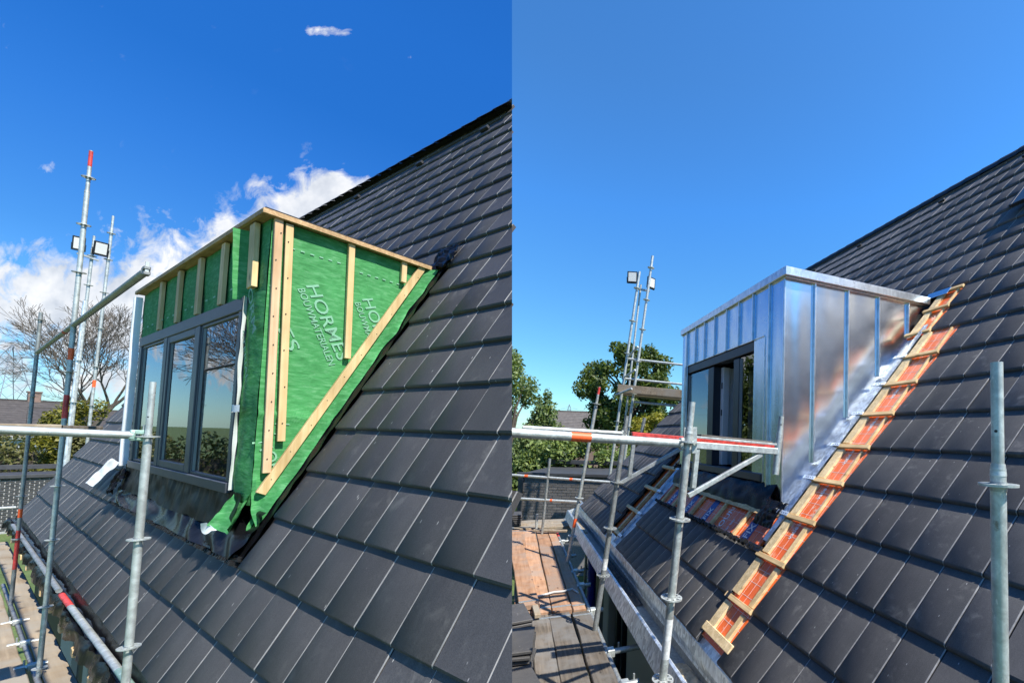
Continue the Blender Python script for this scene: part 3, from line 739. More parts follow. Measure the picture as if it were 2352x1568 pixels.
# black flashing below the window: a hanging skirt, then a wrinkled sheet down to the comb
def skirt(u, v):
    e = 4.70 + u * 4.25; w = 2.78 - .16 * v + .03 * nz(e * 1.6)
    p1 = RA.P(w, e, .055 + .02 * nz(e * 5, v * 2)); p0 = Vector((DF - .04, e, -.53))
    p = p0.lerp(p1, v); s = math.sin(v * 3.14)
    return (p.x - .004 * s + .014 * nz(e * 14, v * 1.2) * (1 - v) + .010 * nz(e * 3.2, v * 2, 3), p.y, p.z + .010 * nz(e * 5, v * 2, 6) - (.02 * abs(nz(e * 1.7, 9)) * v))
mb = MB(); mb.grid(skirt, 200, 14); part(mb, 'flashing_skirt', M['lead'], A, dm, smooth=True)
def sheet(u, v):
    e = 4.42 + u * 4.50; w = 2.82 - v * .36
    n = .030 + .034 * nz(e * 2.0 + v * 1.5, v * 1.0, 1) + .012 * nz(e * 4 + v * 3, v * 2, 2) + .011 * math.sin(e * 11 + v * 5 + 5 * nz(e * 1.3, v * 2)) + .002 * nz(e * 10, v * 4)
    return RA.P(w, e, max(n, -.012))
mb = MB(); mb.grid(sheet, 240, 24); part(mb, 'flashing_sheet', M['foil'], A, dm, smooth=True)
# foil along the side of the dormer, with a ragged upstand and a crumpled top corner
def valley(u, v):
    w = 2.42 + u * 3.1; e = 4.36 + v * .30
    return RA.P(w, e, -.012 + .012 * nz(w * 7, v * 3) + .012 * math.exp(-(v / .07) ** 2))
mb = MB(); mb.grid(valley, 150, 12); part(mb, 'valley_foil', M['foil'], A, dm, smooth=True)
def crump(u, v):
    return RA.P(5.42 + u * .34, 4.30 + v * .36, .025 + .035 * nz(u * 4, v * 4) + .018 * nz(u * 9, v * 7, 3))
mb = MB(); mb.grid(crump, 24, 24); part(mb, 'foil_corner', M['foil'], A, dm, smooth=True)
def crumpl(u, v):
    return (DF - .06 - .10 * v + .04 * nz(u * 6, v * 5), 8.70 + u * .34, -.60 - .26 * v + .05 * nz(u * 7, v * 7, 4))
mb = MB(); mb.grid(crumpl, 24, 20); part(mb, 'foil_corner', M['foil'], A, dm, smooth=True)
# ------------------------------------------------------------------ house B (zinc dormer)
GB, TB, W0B = .352, .184, 1.69
hB = thing('house', 'charcoal tiled house with an opened strip of battens beside the zinc dormer', 'house', B, (4, 4, -3.54))
mb = MB()
def panB(w0, w1, e0, e1, n0=-.115, n1=-.20):
    P = [RB.P(w, e, n) for n in (n0, n1) for (w, e) in ((w0, e0), (w1, e0), (w1, e1), (w0, e1))]
    mb.add(P, [[0, 1, 2, 3], [7, 6, 5, 4], [0, 4, 5, 1], [1, 5, 6, 2], [2, 6, 7, 3], [3, 7, 4, 0]])
panB(1.78, 8.85, -1.2, 8.02, -.112, -.20)
roofB = part(mb, 'roof', M['under'], B, hB)
rowsB = []
for k in range(21):
    w = W0B + GB * k; nR = 15; e0 = 2.33 - nR * TB
    if k < 2:
        rowsB += [(w, e0 - .025, 2.305, nR), (w, 2.615, 5.07, 13), (w, 5.85, 8.10, 12)]
    elif k < 9:
        rowsB += [(w, e0 - .025, 2.305, nR), (w, 5.85 if k < 5 else 5.3, 8.10, 12 if k < 5 else 15)]
    elif k < 11:
        rowsB += [(w, e0, 2.33 + TB * 1.3, nR + 1), (w, 5.3, 8.10, 15)]
    else: rowsB += [(w, e0, 8.10, nR + 31)]
lay_on(RB, hB, roofB, rowsB, [M['tileB'], M['edge']], .044, .026, GB, False)
for i in range(36):
    e = -.6 + i * .245
    p0, p1 = RB.P(8.86, e, -.01), RB.P(8.86, e + .255, 0)
    mb = MB(); prof = [(-.10, -.075), (-.085, -.02), (-.03, .03), (.035, .03), (.09, -.05)]
    mb.grid(lambda u, v, p0=p0, p1=p1: (lambda q: (p0.x * (1 - u) + p1.x * u + prof[q][0], p0.y * (1 - u) + p1.y * u, p0.z * (1 - u) + p1.z * u + prof[q][1]))(round(v * 4)), 1, 4)
    part(mb, 'ridge_cap', M['ridge'], B, hB, sub=roofB, smooth=True)
for e in (4.25, 5.9, 7.2, 3.1):
    mb = MB(); mb.cbox(RB.P(8.45, e, .02), (.02, .05, .018), RB.R(), .006); part(mb, 'vent_tile', M['ridge'], B, hB, sub=roofB)
# walls
mb = MB(); mb.box((1.42, -1.2, -3.54), (1.55, 7.9, -1.42)); part(mb, 'front_wall', M['dark'], B, hB)
mb = MB(); mb.prism([(1.5, 7.86, -3.54), (1.5, 7.86, -1.2), (6.0, 7.86, RB.z(6.0) - .25), (6.0, 7.86, -3.54)], (0, .1, 0)); part(mb, 'gable_wall', M['cream'], B, hB)
mb = MB(); mb.box((5.95, -1.2, -3.54), (6.05, 7.9, 3.75)); part(mb, 'back_wall', M['cream'], B, hB)
for e0, e1, m in ((5.92, 6.26, 'cream'), (2.2, 4.86, 'cream'), (5.0, 5.06, 'frameB'), (5.3, 5.36, 'frameB'), (5.6, 5.68, 'frameB')):
    mb = MB(); mb.box((1.28 if m == 'cream' else 1.33, e0, -3.54), (1.415, e1, -1.62)); part(mb, 'wall_panel', M[m], B, hB)
# the opened strip on the near side of the dormer
RR = RB.R(); UP = (-RB.sa, 0, RB.ca)
ins = MB(); ins.cbox(RB.P(3.34, 2.462, -.034), (1.60, .158, .012), RR, .002); ins.cbox(RB.P(5.17, 2.685, -.034), (.33, .125, .012), RR, .002); insul1 = part(ins, 'insulation_board', M['insul'], B, hB)
def gridlines(w0, w1, e0, e1, dw, de, n, root):
    mb = MB(); w = w0 + .05
    while w < w1: mb.cbox(RB.P(w, (e0 + e1) / 2, n), (.0011, (e1 - e0) / 2, .0005), RR, .0002); w += dw
    e = e0 + .02
    while e < e1: mb.cbox(RB.P((w0 + w1) / 2, e, n + .0005), ((w1 - w0) / 2, .0008, .0005), RR, .0002); e += de
    o = part(mb, 'grid_print', M['whiteprint'], B, hB, sub=root); o['kind'] = 'stuff'
gridlines(1.76, 4.9, 2.31, 2.62, .10, .062, -.0212, insul1)
def sprint(txt, size, w, e, along=1, n=-.0905, root=None, m='whiteprint', flip=1, mats=None):
    """lettering lying on the roof boards; reads up the slope"""
    ux = RR @ Vector((1, 0, 0)); uy = RR @ Vector((0, 1, 0))
    t_ = text_mb(txt, size, RB.P(w, e, n), ux * along, uy * along * flip, .012 * size)
    return part(t_, 'printed_lettering', M[m], B, hB, sub=root)
for w in (2.66, 3.02, 3.36, 3.71, 4.07): sprint('vatie in', .055, w - .07, 2.445, n=-.0195, root=insul1)
def lath(w0, w1, e, wd, th, n, m='rough', name='counter_batten'):
    mb = MB(); mb.beam(RB.P(w0, e, n), RB.P(w1, e, n), wd, th, UP); part(mb, name, M[m], B, hB)
for k in range(11):
    w0 = 1.80 + (0 if k == 0 else W0B + GB * k - 1.80 + .025); w1 = min(W0B + GB * (k + 1) - .025, 5.5)
    if w1 <= w0 + .03: continue
    if k > 8:
        lath(w0, w1, 2.755, .07, .024, -.014); lath(w0, w1, 2.60, .02, .022, -.014, 'batx'); continue
    lath(w0 + random.uniform(0, .02), w1, 2.572 + random.uniform(-.004, .004), .078, .024, -.014)
    lath(w0, w1 - random.uniform(0, .02), 2.352 + random.uniform(-.005, .005), .017 if k > 2 else .045, .022, -.014, 'batx')
for k in range(1, 12):
    w = W0B + GB * k + .002; e0, e1 = (2.30, 2.635) if k < 9 else (2.555, 2.82)
    if k == 11: w = 5.50
    mb = MB(); mb.beam(RB.P(w, e0, .0), RB.P(w, e1, .0), .036, .022, UP); part(mb, 'batten', M['bate'], B, hB)
    if 2 < k < 9:
        mb = MB(); mb.cbox(RB.P(w + .004, 2.66, .017), (.017, .066, .0026), RR, .0008)
        cl = part(mb, 'zinc_clip', M['zincgut'], B, hB)
        mb = MB()
        for q in range(4): mb.cbox(RB.P(w + .004, 2.615 + q * .026, .0202), (.0035, .0035, .0008), RR, .0003)
        o = part(mb, 'clip_holes', M['blackpl'], B, hB, sub=cl); o['kind'] = 'stuff'
mb = MB(); mb.beam(RB.P(1.80, 2.26, -.022), RB.P(1.80, 2.64, -.022), .06, .045, UP); part(mb, 'batten', M['rough'], B, hB)
# left-hand strip beyond the dormer
mb = MB(); mb.cbox(RB.P(2.6, 5.50, -.105), (.86, .42, .012), RR, .002); insul2 = part(mb, 'insulation_board', M['insul'], B, hB)
mb = MB(); mb.cbox(RB.P(2.6, 5.70, -.0915), (.84, .075, .0012), RR, .0003); part(mb, 'print_band', M['bluelogo'], B, hB, sub=insul2)
for w in (1.85, 2.25, 2.62): sprint('NFIX', .11, w, 5.665, n=-.0895, root=insul2)
lath(1.78, 3.4, 5.60, .05, .045, -.068, 'batx'); lath(1.78, 3.4, 5.40, .035, .045, -.068, 'batx')
for w in (1.83, 2.18, 2.55, 2.93):
    mb = MB(); mb.beam(RB.P(w, 5.24, -.022), RB.P(w, 5.88, -.022), .045, .04, UP); part(mb, 'batten', M['rough'], B, hB)
    mb = MB(); mb.cbox(RB.P(w, 5.21, .003), (.016, .07, .0022), RR, .0008); part(mb, 'zinc_clip', M['zincgut'], B, hB)
def zval(prof, w0, w1, name='valley_zinc'):
    mb = MB(); k = len(prof) - 1
    mb.grid(lambda u, v: RB.P(w0 + u * (w1 - w0), prof[round(v * k)][0] + .0012 * nz(u * 20, v * 9), prof[round(v * k)][1] + .0016 * nz(u * 26, v * 3)), 80, k)
    part(mb, name, M['zincval'], B, hB, smooth=True, ang=30)
zval([(2.618, .006), (2.64, .012), (2.664, .012), (2.672, .004), (2.682, -.068), (2.70, -.084), (2.76, -.085), (2.82, -.085), (2.895, -.084)], 2.50, 4.95)
zval([(5.075, -.03), (5.14, -.03), (5.20, -.028), (5.235, -.02), (5.25, .004), (5.26, .004)], 1.72, 3.3)
# boards under the dormer window
ins = MB(); ins.cbox(RB.P(2.57, 3.92, -.075), (.16, 1.16, .012), RR, .002); insul3 = part(ins, 'insulation_board', M['insul'], B, hB)
gridlines(2.42, 2.72, 2.78, 5.06, .10, .075, -.0622, insul3)
for e in (4.82, 4.28, 3.80, 3.0):
    mb = MB(); mb.cbox(RB.P(2.57, e, -.0612), (.15, .055, .0010), RR, .0003); part(mb, 'print_band', M['bluelogo'], B, hB, sub=insul3)
    sprint('FIX', .10, 2.475, e - .036, n=-.0596, root=insul3)
sprint('OUN', .10, 2.475, 3.42, n=-.0605, root=insul3); sprint('in iso', .055, 2.475, 3.30, n=-.0605, root=insul3)
for e in (5.0, 4.62, 4.08, 3.58, 3.14): lath(2.45, 2.72, e, .030, .030, -.046, 'batx')
mb = MB(); mb.grid(lambda u, v: RB.P(2.70 + .05 * v + .025 * nz(u * 9, 4) * v, 2.75 + u * 2.3, -.028 + .004 * nz(u * 30, v)), 60, 3)
part(mb, 'torn_board_edge', M['batx'], B, hB, smooth=True)
# comb of the tiles below
mb = MB()
for i in range(110):
    e = 2.64 + i * .0222; h = random.uniform(.5, 1.5)
    mb.cbox(RB.P(2.425 + random.uniform(-.01, .01), e, .006), (.012 * h, .004, .014 * h), RR, .001)
mb.beam(RB.P(2.425, 2.62, -.004), RB.P(2.425, 5.06, -.004), .022, .016, UP)
o = part(mb, 'bird_comb', M['blackpl'], B, hB); o['kind'] = 'stuff'
for (w, e) in ((2.425, 2.70), (2.05, 2.60)):
    mb = MB(); mb.cbox(RB.P(w, e, -.0), (.025, .09 if w > 2.2 else .02, .012), RR, .003); part(mb, 'tile_end', M['blackpl'], B, hB)

# gutter
gt = thing('gutter', 'bright zinc box gutter under the tile eaves of the right picture', 'gutter', B, (1.05, 5, -1.6))
def sweep(prof, e0, e1, name, m, root, wob=.002, n=90, site=B):
    mb = MB(); k = len(prof) - 1
    mb.grid(lambda u, v: (prof[round(v * k)][0] + wob * nz(u * 22, round(v * k)), e0 + u * (e1 - e0), prof[round(v * k)][1] + wob * nz(u * 25, 5 + round(v * k))), n, k)
    return part(mb, name, M[m], site, root, smooth=True, ang=25)
sweep([(1.035, -1.505), (1.02, -1.49), (1.005, -1.50), (.995, -1.53), (.965, -1.63), (.96, -1.645), (.985, -1.655)], 1.2, 8.72, 'outer_face', 'zincgut', gt)
sweep([(1.035, -1.505), (1.045, -1.585), (1.175, -1.595), (1.19, -1.53)], 1.2, 8.72, 'trough', 'galvdark', gt)
sweep([(1.185, -1.545), (1.19, -1.525), (1.165, -1.45), (1.175, -1.37), (1.24, -1.29)], 1.2, 8.72, 'drip_edge', 'zincgut', gt)
mb = MB(); mb.prism([(1.035, 8.72, -1.50), (.965, 8.72, -1.64), (1.18, 8.72, -1.60), (1.19, 8.72, -1.45)], (0, .01, 0)); part(mb, 'end_cap', M['zincgut'], B, gt)
def heap(e0, e1, amp, m, name, d0=1.05, d1=1.17, z0=-1.585, seed=0):
    mb = MB()
    def fn(u, v):
        e = e0 + u * (e1 - e0); h = max(0, math.sin(u * 3.14)) ** .5 * math.sin(v * 3.14) ** .5 * amp * (.6 + .7 * nz(e * 9, v * 5, seed) + .35 * nz(e * 31, v * 17, seed))
        return (d0 + v * (d1 - d0), e, z0 + max(h, .0))
    mb.grid(fn, 110, 14); o = mb.build(name, M[m], B, smooth=True); return o
tag(heap(3.9, 5.5, .05, 'dirt', 'gutter_dirt'), 'dark wet dirt and leaves lying in the zinc gutter', 'dirt', kind='stuff')
tag(heap(2.0, 2.86, .05, 'sand', 'sand_heap', .98, 1.22, -1.60, 3), 'pale sand spilled at the near end of the gutter', 'sand', kind='stuff')
mb = MB(); pts = [(1.11 + .062 * math.cos(a), 2.30 + .10 * math.sin(a), -1.535 + .02 * math.sin(a * 2)) for a in [i * .3 for i in range(20)]]
mb.path(pts, .013, 8); tag(mb.build('plastic_collar', M['plastic'], B, smooth=True), 'white plastic ring lying on the sand in the gutter', 'ring')
mb = MB(); mb.beam((1.09, 8.3, -1.56), (1.05, 6.65, -1.50), .06, .02); tag(mb.build('timber_offcut', M['plankpale'], B), 'pale timber offcut lying lengthwise in the far gutter', 'timber')

# ------------------------------------------------------------------ zinc dormer
dz = thing('dormer', 'zinc clad dormer with standing seams and a partly open dark window', 'dormer', B, (2.0, 4.0, -.4))
X0, F0, F1, ZTB = 2.0, 2.89, 5.2, 1.365
seamsF = [5.2, 5.018, 4.738, 4.468, 4.194, 3.907, 3.639, 3.368, 3.092, 2.89]
def sheetp(mb, P, nrm, amp, n=10):
    p = [Vector(q) for q in P]; nrm = Vector(nrm); sd = random.random() * 50
    mb.grid(lambda u, v: (p[0].lerp(p[1], u)).lerp(p[3].lerp(p[2], u), v) + nrm * amp * (nz(u * 2.2, v * 2.2, sd)) * math.sin(u * math.pi) ** .5, n, n)
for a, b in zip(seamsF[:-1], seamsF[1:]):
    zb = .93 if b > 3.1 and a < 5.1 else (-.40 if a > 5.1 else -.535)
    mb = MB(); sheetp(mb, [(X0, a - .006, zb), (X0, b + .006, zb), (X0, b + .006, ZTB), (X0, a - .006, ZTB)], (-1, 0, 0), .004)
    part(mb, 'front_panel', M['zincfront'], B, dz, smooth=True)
for e in seamsF[1:-1]:
    zb = .915 if 3.1 < e < 5.0 else (-.535 if e < 3.5 else -.40)
    mb = MB(); mb.box((X0 - .024, e - .007, zb), (X0 + .004, e + .007, ZTB), ch=.002); part(mb, 'standing_seam', M['zinctrim'], B, dz)
    mb = MB(); mb.box((X0 - .007, e - .021, zb), (X0 + .003, e - .0072, ZTB), ch=.002); part(mb, 'standing_seam', M['zincfront'], B, dz)
mb = MB(); mb.box((X0 - .006, F0 + .2785, -.54), (X0 + .06, F0 + .290, .915), ch=.002); part(mb, 'window_trim', M['zinctrim'], B, dz)
mb = MB(); mb.box((X0 - .012, 5.074, -.42), (X0 + .06, 5.086, .915), ch=.002); part(mb, 'window_trim', M['zinctrim'], B, dz)
mb = MB(); mb.box((X0 - .008, 3.18, .915), (X0 + .05, 5.07, .929), ch=.002); part(mb, 'window_trim', M['zinctrim'], B, dz)
mb = MB(); mb.box((X0 - .004, F0 - .004, -.545), (X0 + .012, F0 + .010, ZTB), ch=.003); part(mb, 'corner_fold', M['zinctrim'], B, dz)
seamsS = [2.0, 2.30, 2.665, 3.03, 3.405, 3.64]
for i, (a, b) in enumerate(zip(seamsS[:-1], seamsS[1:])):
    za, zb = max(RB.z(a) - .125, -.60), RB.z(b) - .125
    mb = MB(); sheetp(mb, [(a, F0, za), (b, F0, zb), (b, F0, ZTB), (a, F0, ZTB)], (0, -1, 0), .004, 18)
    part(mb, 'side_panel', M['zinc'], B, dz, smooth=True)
for d in seamsS[1:-1]:
    zb = RB.z(d) - .10
    mb = MB(); mb.box((d - .007, F0 - .026, zb), (d + .007, F0 + .004, ZTB), ch=.002); sm = part(mb, 'standing_seam', M['zinctrim'], B, dz)
    mb = MB(); mb.box((d - .024, F0 - .007, zb), (d - .0072, F0 + .002, ZTB), ch=.002); part(mb, 'standing_seam', M['zinc'], B, dz)
mb = MB(); mb.box((X0 - .03, F0 - .03, 1.355), (X0 - .005, F1 + .03, 1.428), ch=.004); part(mb, 'edge_trim', M['zinctrim'], B, dz)
mb = MB(); mb.box((X0 - .03, F0 - .055, 1.353), (3.66, F0 - .0305, 1.426), ch=.004); part(mb, 'edge_trim', M['zinctrim'], B, dz)
mb = MB(); mb.box((X0 - .005, F0 - .03, 1.34), (3.66, F1 + .03, 1.415), ch=.004); part(mb, 'roof_plate', M['zinctrim'], B, dz)
mb = MB(); mb.prism([(X0, F1 - .002, -.42), (X0, F1 - .002, ZTB), (3.62, F1 - .002, ZTB)], (0, .004, 0)); part(mb, 'far_side_panel', M['zinc'], B, dz)
# small blue tinted flashing behind the top corner
mb = MB(); mb.cbox(RB.P(5.48, 2.80, .01), (.05, .12, .003), RR, .001); part(mb, 'corner_flashing', M['zincfront'], B, dz)
# window
wb = MB(); wb.box((X0 + .004, 3.185, .82), (X0 + .12, 5.07, .912), ch=.005); winB = part(wb, 'window', M['frameB'], B, dz)
ZB0 = -.37
for nm, a, b, z0, z1 in (('sill', 3.185, 5.07, ZB0, ZB0 + .07), ('jamb', 3.185, 3.21, ZB0 + .07, .80), ('jamb', 5.0, 5.07, ZB0 + .07, .80), ('mullion', 4.235, 4.385, ZB0 + .07, .80), ('mullion', 3.65, 3.77, ZB0 + .07, .80)):
    mb = MB(); mb.box((X0 - (.02 if nm == 'sill' else -.006), a, z0), (X0 + .118, b, z1), ch=.005); part(mb, nm, M['frameB'] if nm != 'sill' else M['frame'], B, winB, sub=winB)
for a, b in ((3.21, 3.65), (4.385, 5.0)):
    for s in range(3):
        mb = MB(); q = b - .006 - s * .016; mb.box((X0 + .010 + s * .003, q - .008, ZB0 + .08), (X0 + .021, q, .79), ch=.001); part(mb, 'glazing_bead', M['spacer'], B, winB, sub=winB)
    mb = MB(); x = X0 + .022; mb.add([(x, a, ZB0 + .07), (x, b, ZB0 + .07), (x, b, .80), (x, a, .80)], [[0, 1, 2, 3]]); part(mb, 'pane', M['glassB'], B, winB, sub=winB)
# open casement: its edge stands inside the middle light
mb = MB(); mb.box((X0 + .09, 4.16, ZB0 + .08), (X0 + .17, 4.225, .79), ch=.004); cs = part(mb, 'casement', M['plastic'], B, winB, sub=winB)
for z in (-.05, .25, .55):
    mb = MB(); mb.box((X0 + .085, 4.175, z), (X0 + .105, 4.20, z + .07), ch=.003); part(mb, 'handle' if z == .25 else 'hinge', M['blackpl'], B, winB, sub=winB)
mb = MB(); mb.box((X0 + .17, 4.19, ZB0 + .08), (X0 + .62, 4.222, .79), ch=.004); part(mb, 'casement', M['plastic'], B, winB, sub=winB)
# room behind: floor to ceiling walls with brown tiles
mb = MB()
for lo, hi in (((X0 + 1.3, 3.0, -.6), (X0 + 1.34, 5.15, 1.3)), ((X0 + .13, 3.0, -.62), (X0 + 1.3, 5.15, -.58)), ((X0 + .13, 3.0, 1.0), (X0 + 1.3, 5.15, 1.04)), ((X0 + .13, 5.14, -.6), (X0 + 1.3, 5.16, 1.0)), ((X0 + .13, 2.97, -.3), (X0 + 1.3, 2.99, 1.0))): mb.box(lo, hi, ch=.001)
part(mb, 'room', M['room'], B, dz)
for i in range(5):
    for j in range(4):
        mb = MB(); mb.box((X0 + .18 + i * .20, 5.128, -.5 + j * .37), (X0 + .375 + i * .20, 5.139, -.135 + j * .37), ch=.001); part(mb, 'wall_tile', M['wtile'], B, dz)
# foil below the window
def fb(u, v):
    e = 2.95 + u * 2.2; p = Vector((X0 + .0, e, ZB0)).lerp(RB.P(2.73, e, -.035), v)
    return (p.x - .02 * math.sin(v * 3.1) + .012 * nz(e * 7, v * 3), e, p.z + .01 * nz(e * 9, v * 4, 2))
mb = MB(); mb.grid(fb, 90, 10); part(mb, 'flashing_foil', M['foil'], B, dz, smooth=True)
def crB(u, v):
    return RB.P(2.60 + v * .24, 2.68 + u * .26, .0 + .02 * abs(nz(u * 4, v * 4, 1)) + .012 * nz(u * 7, v * 6, 5) + .02 * math.sin(v * 3.1))
mb = MB(); mb.grid(crB, 30, 30); part(mb, 'crumpled_foil', M['foil'], B, dz, smooth=True)
mb = MB(); mb.grid(lambda u, v: (X0 - .0 + .05 * nz(u * 6, v * 5), 5.1 + u * .3, -.35 - .12 * v + .03 * nz(u * 7, v * 7)), 10, 10); part(mb, 'crumpled_foil', M['foil'], B, dz)
# solar panel high on the right
sp = thing('solar_panel', 'dark solar panel at the right edge of the upper roof', 'panel', B, (4.6, 2.2, 2.4))
mb = MB(); mb.cbox(RB.P(7.42, 2.05, .085), (.68, .54, .012), RR, .003); part(mb, 'glass_face', M['solar'], B, sp)
for a, b, w_, e_ in ((.69, .012, 7.42, 2.598), (.012, .54, 6.735, 2.05)):
    mb = MB(); mb.cbox(RB.P(w_, e_, .083), (a, b, .017), RR, .003); part(mb, 'frame', M['blackpl'], B, sp)
for e in (2.55,):
    mb = MB(); mb.cbox(RB.P(7.0, e, .04), (.02, .02, .04), RR, .003); part(mb, 'roof_hook', M['galvdark'], B, sp)
# ------------------------------------------------------------------ scaffolding
def lerp(a, b, t): return Vector(a).lerp(Vector(b), t)
def standard(site, label, bot, top, r, ros, m='galv', spig=0.0, marks=(), rr=2.6, sr=.78, group=None, seam=0):
    """upright tube; ros / marks are heights (z)"""
    bot, top = Vector(bot), Vector(top); ax = (top - bot).normalized()
    at = lambda z: bot + (top - bot) * ((z - bot.z) / (top.z - bot.z))
    t = thing('scaffold_standard', label, 'scaffold tube', site, tuple(bot), group)
    zt = top.z - spig
    mb = MB(); mb.tube(bot, at(zt), r, 18); part(mb, 'tube', M[m], site, t, smooth=True)
    if spig:
        mb = MB(); mb.tube(at(zt - r), at(zt + r * .7), r * 1.07, 18, r * .9); part(mb, 'collar', M[m], site, t, smooth=True)
        mb = MB(); mb.tube(at(zt), top, r * sr, 16); part(mb, 'spigot', M[m], site, t, smooth=True)
        side = Vector((-1, -.3, 0)).normalized() if site is B else Vector((-.6, -.8, 0)).normalized()
        mb = MB(); q = at(zt + spig * .35); mb.tube(q + side * r * .70, q + side * r * .80, r * .22, 10); part(mb, 'pin_hole', M['blackpl'], site, t)
    for z in ros:
        mb = MB(); mb.rosette(at(z), ax, r * rr); part(mb, 'rosette', M[m], site, t)
        mb = MB(); mb.tube(at(z - r * .9), at(z + r * .5), r * 1.06, 16); part(mb, 'weld_collar', M['galvdark'], site, t, smooth=True)
    for z0, z1, mm in marks:
        mb = MB(); mb.tube(at(z0), at(z1), r * (1.012 if z1 <= zt else sr + .012), 18, cap=False); part(mb, 'paint_mark', M[mm], site, t, smooth=True)
    return t
def ledger(site, label, p0, p1, r, m='galv', heads=(1, 1), marks=(), seam=0, headm=None, name='scaffold_ledger'):
    p0, p1 = Vector(p0), Vector(p1); t = thing(name, label, 'scaffold tube', site, tuple(p0))
    mb = MB(); mb.tube(p0, p1, r, 18); part(mb, 'tube', M[m], site, t, smooth=True, seam=seam)
    d = (p1 - p0).normalized(); u = Vector((0, 0, 1)); s = d.cross(u).normalized()
    Rm = Matrix((d, s, s.cross(d) * -1 if s.cross(d).z < 0 else s.cross(d))).transposed()
    for q, sg, on in ((p0, -1, heads[0]), (p1, 1, heads[1])):
        if not on: continue
        mb = MB(); c = q + d * sg * r * .9
        mb.cbox(c + u * r * .9, (r * 1.3, r * .75, r * .55), Rm, r * .2); mb.cbox(c - u * r * .9, (r * 1.3, r * .75, r * .55), Rm, r * .2)
        mb.cbox(c - d * sg * r * .9, (r * .5, r * .9, r * 1.1), Rm, r * .2)
        part(mb, 'coupling_head', M[headm or m], site, t)
        mb = MB(); mb.cbox(c + d * sg * r * .9 + u * r * 1.2, (r * .18, r * .42, r * 1.7), Rm, r * .06); part(mb, 'wedge', M['galv'], site, t)
    for f0, f1, mm in marks:
        mb = MB(); mb.tube(lerp(p0, p1, f0), lerp(p0, p1, f1), r * 1.012, 18, cap=False); part(mb, 'paint_mark', M[mm], site, t, smooth=True)
    return t
def plank(site, label, p0, p1, w, th, m, group=None, name='scaffold_plank', band=True, seam=0, cat='plank', sag=.006):
    p0, p1 = Vector(p0), Vector(p1); t = thing(name, label, cat, site, tuple(p0), group)
    mb = MB(); d = (p1 - p0); L = d.length; d /= L; s = Vector((0, 0, 1)).cross(d).normalized(); sd = random.random() * 40
    n = 12; prof = [(-w / 2 + .12 * th, 0), (w / 2 - .12 * th, 0), (w / 2, -.15 * th), (w / 2, -th), (-w / 2, -th), (-w / 2, -.15 * th)]
    vs = []
    for i in range(n + 1):
        q = p0 + d * L * i / n; wob = nz(i * .6, sd) * .012 * w / .2; zb = nz(i * .4, sd, 3) * sag
        for y, z in prof: vs.append(q + s * (y + wob) + Vector((0, 0, z + zb)))
    k = len(prof); fs = [[i * k + j, i * k + (j + 1) % k, (i + 1) * k + (j + 1) % k, (i + 1) * k + j] for i in range(n) for j in range(k)] + [list(range(k))[::-1], [n * k + j for j in range(k)]]
    mb.add(vs, fs); part(mb, 'board', M[m], site, t, seam=seam)
    if band:
        for f in (.03, .97):
            mb = MB(); c = lerp(p0, p1, f); mb.beam(c - s * (w / 2 + .001) + Vector((0, 0, .0035)), c + s * (w / 2 + .001) + Vector((0, 0, .0035)), .03, .004); part(mb, 'end_band', M['galvdark'], site, t, seam=seam)
    return t
RA_ = .0148       # tube radius at house A (site units)
standard(A, 'tall galvanised scaffold tube with red tip left of the green dormer', (.5, 6.5, -6.9), (.5, 6.42, 2.36), RA_, (2.12, 1.70, 1.28, .42, -.55, -1.0, -1.55, -2.05), 'galv', .36,
         ((2.22, 2.355, 'redpaint'), (.52, .62, 'orangetape'), (.02, .22, 'redpaint')))
standard(A, 'near pale scaffold tube standing before the green dormer window', (.5, 3.46, -6.9), (.5, 3.40, .205), RA_, (-.068, -.571, -1.09, -1.7), 'galv', .27)
standard(A, 'leftmost scaffold tube carrying the sloping handrail of the left picture', (.5, 9.4, -6.9), (.5, 9.35, 1.29), RA_ * 1.05, (1.20, .80, .28, -.9, -1.4), 'galvdark', .0, ((-1.75, -1.3, 'redpaint'), (-1.15, -1.05, 'orangetape')))
ledger(A, 'dark handrail tube with open coupling head pointing at the green dormer', (.5, 9.30, .80), (.5, 3.80, .835), RA_ * 1.15, 'galvdark', (0, 1), ((.42, .44, 'redpaint'),))
ledger(A, 'thick galvanised guard rail crossing the left edge at eye height', (-.5, 3.44, -.015), (.455, 3.43, -.062), RA_ * 1.25, 'galv', (0, 1), headm='galvgreen')
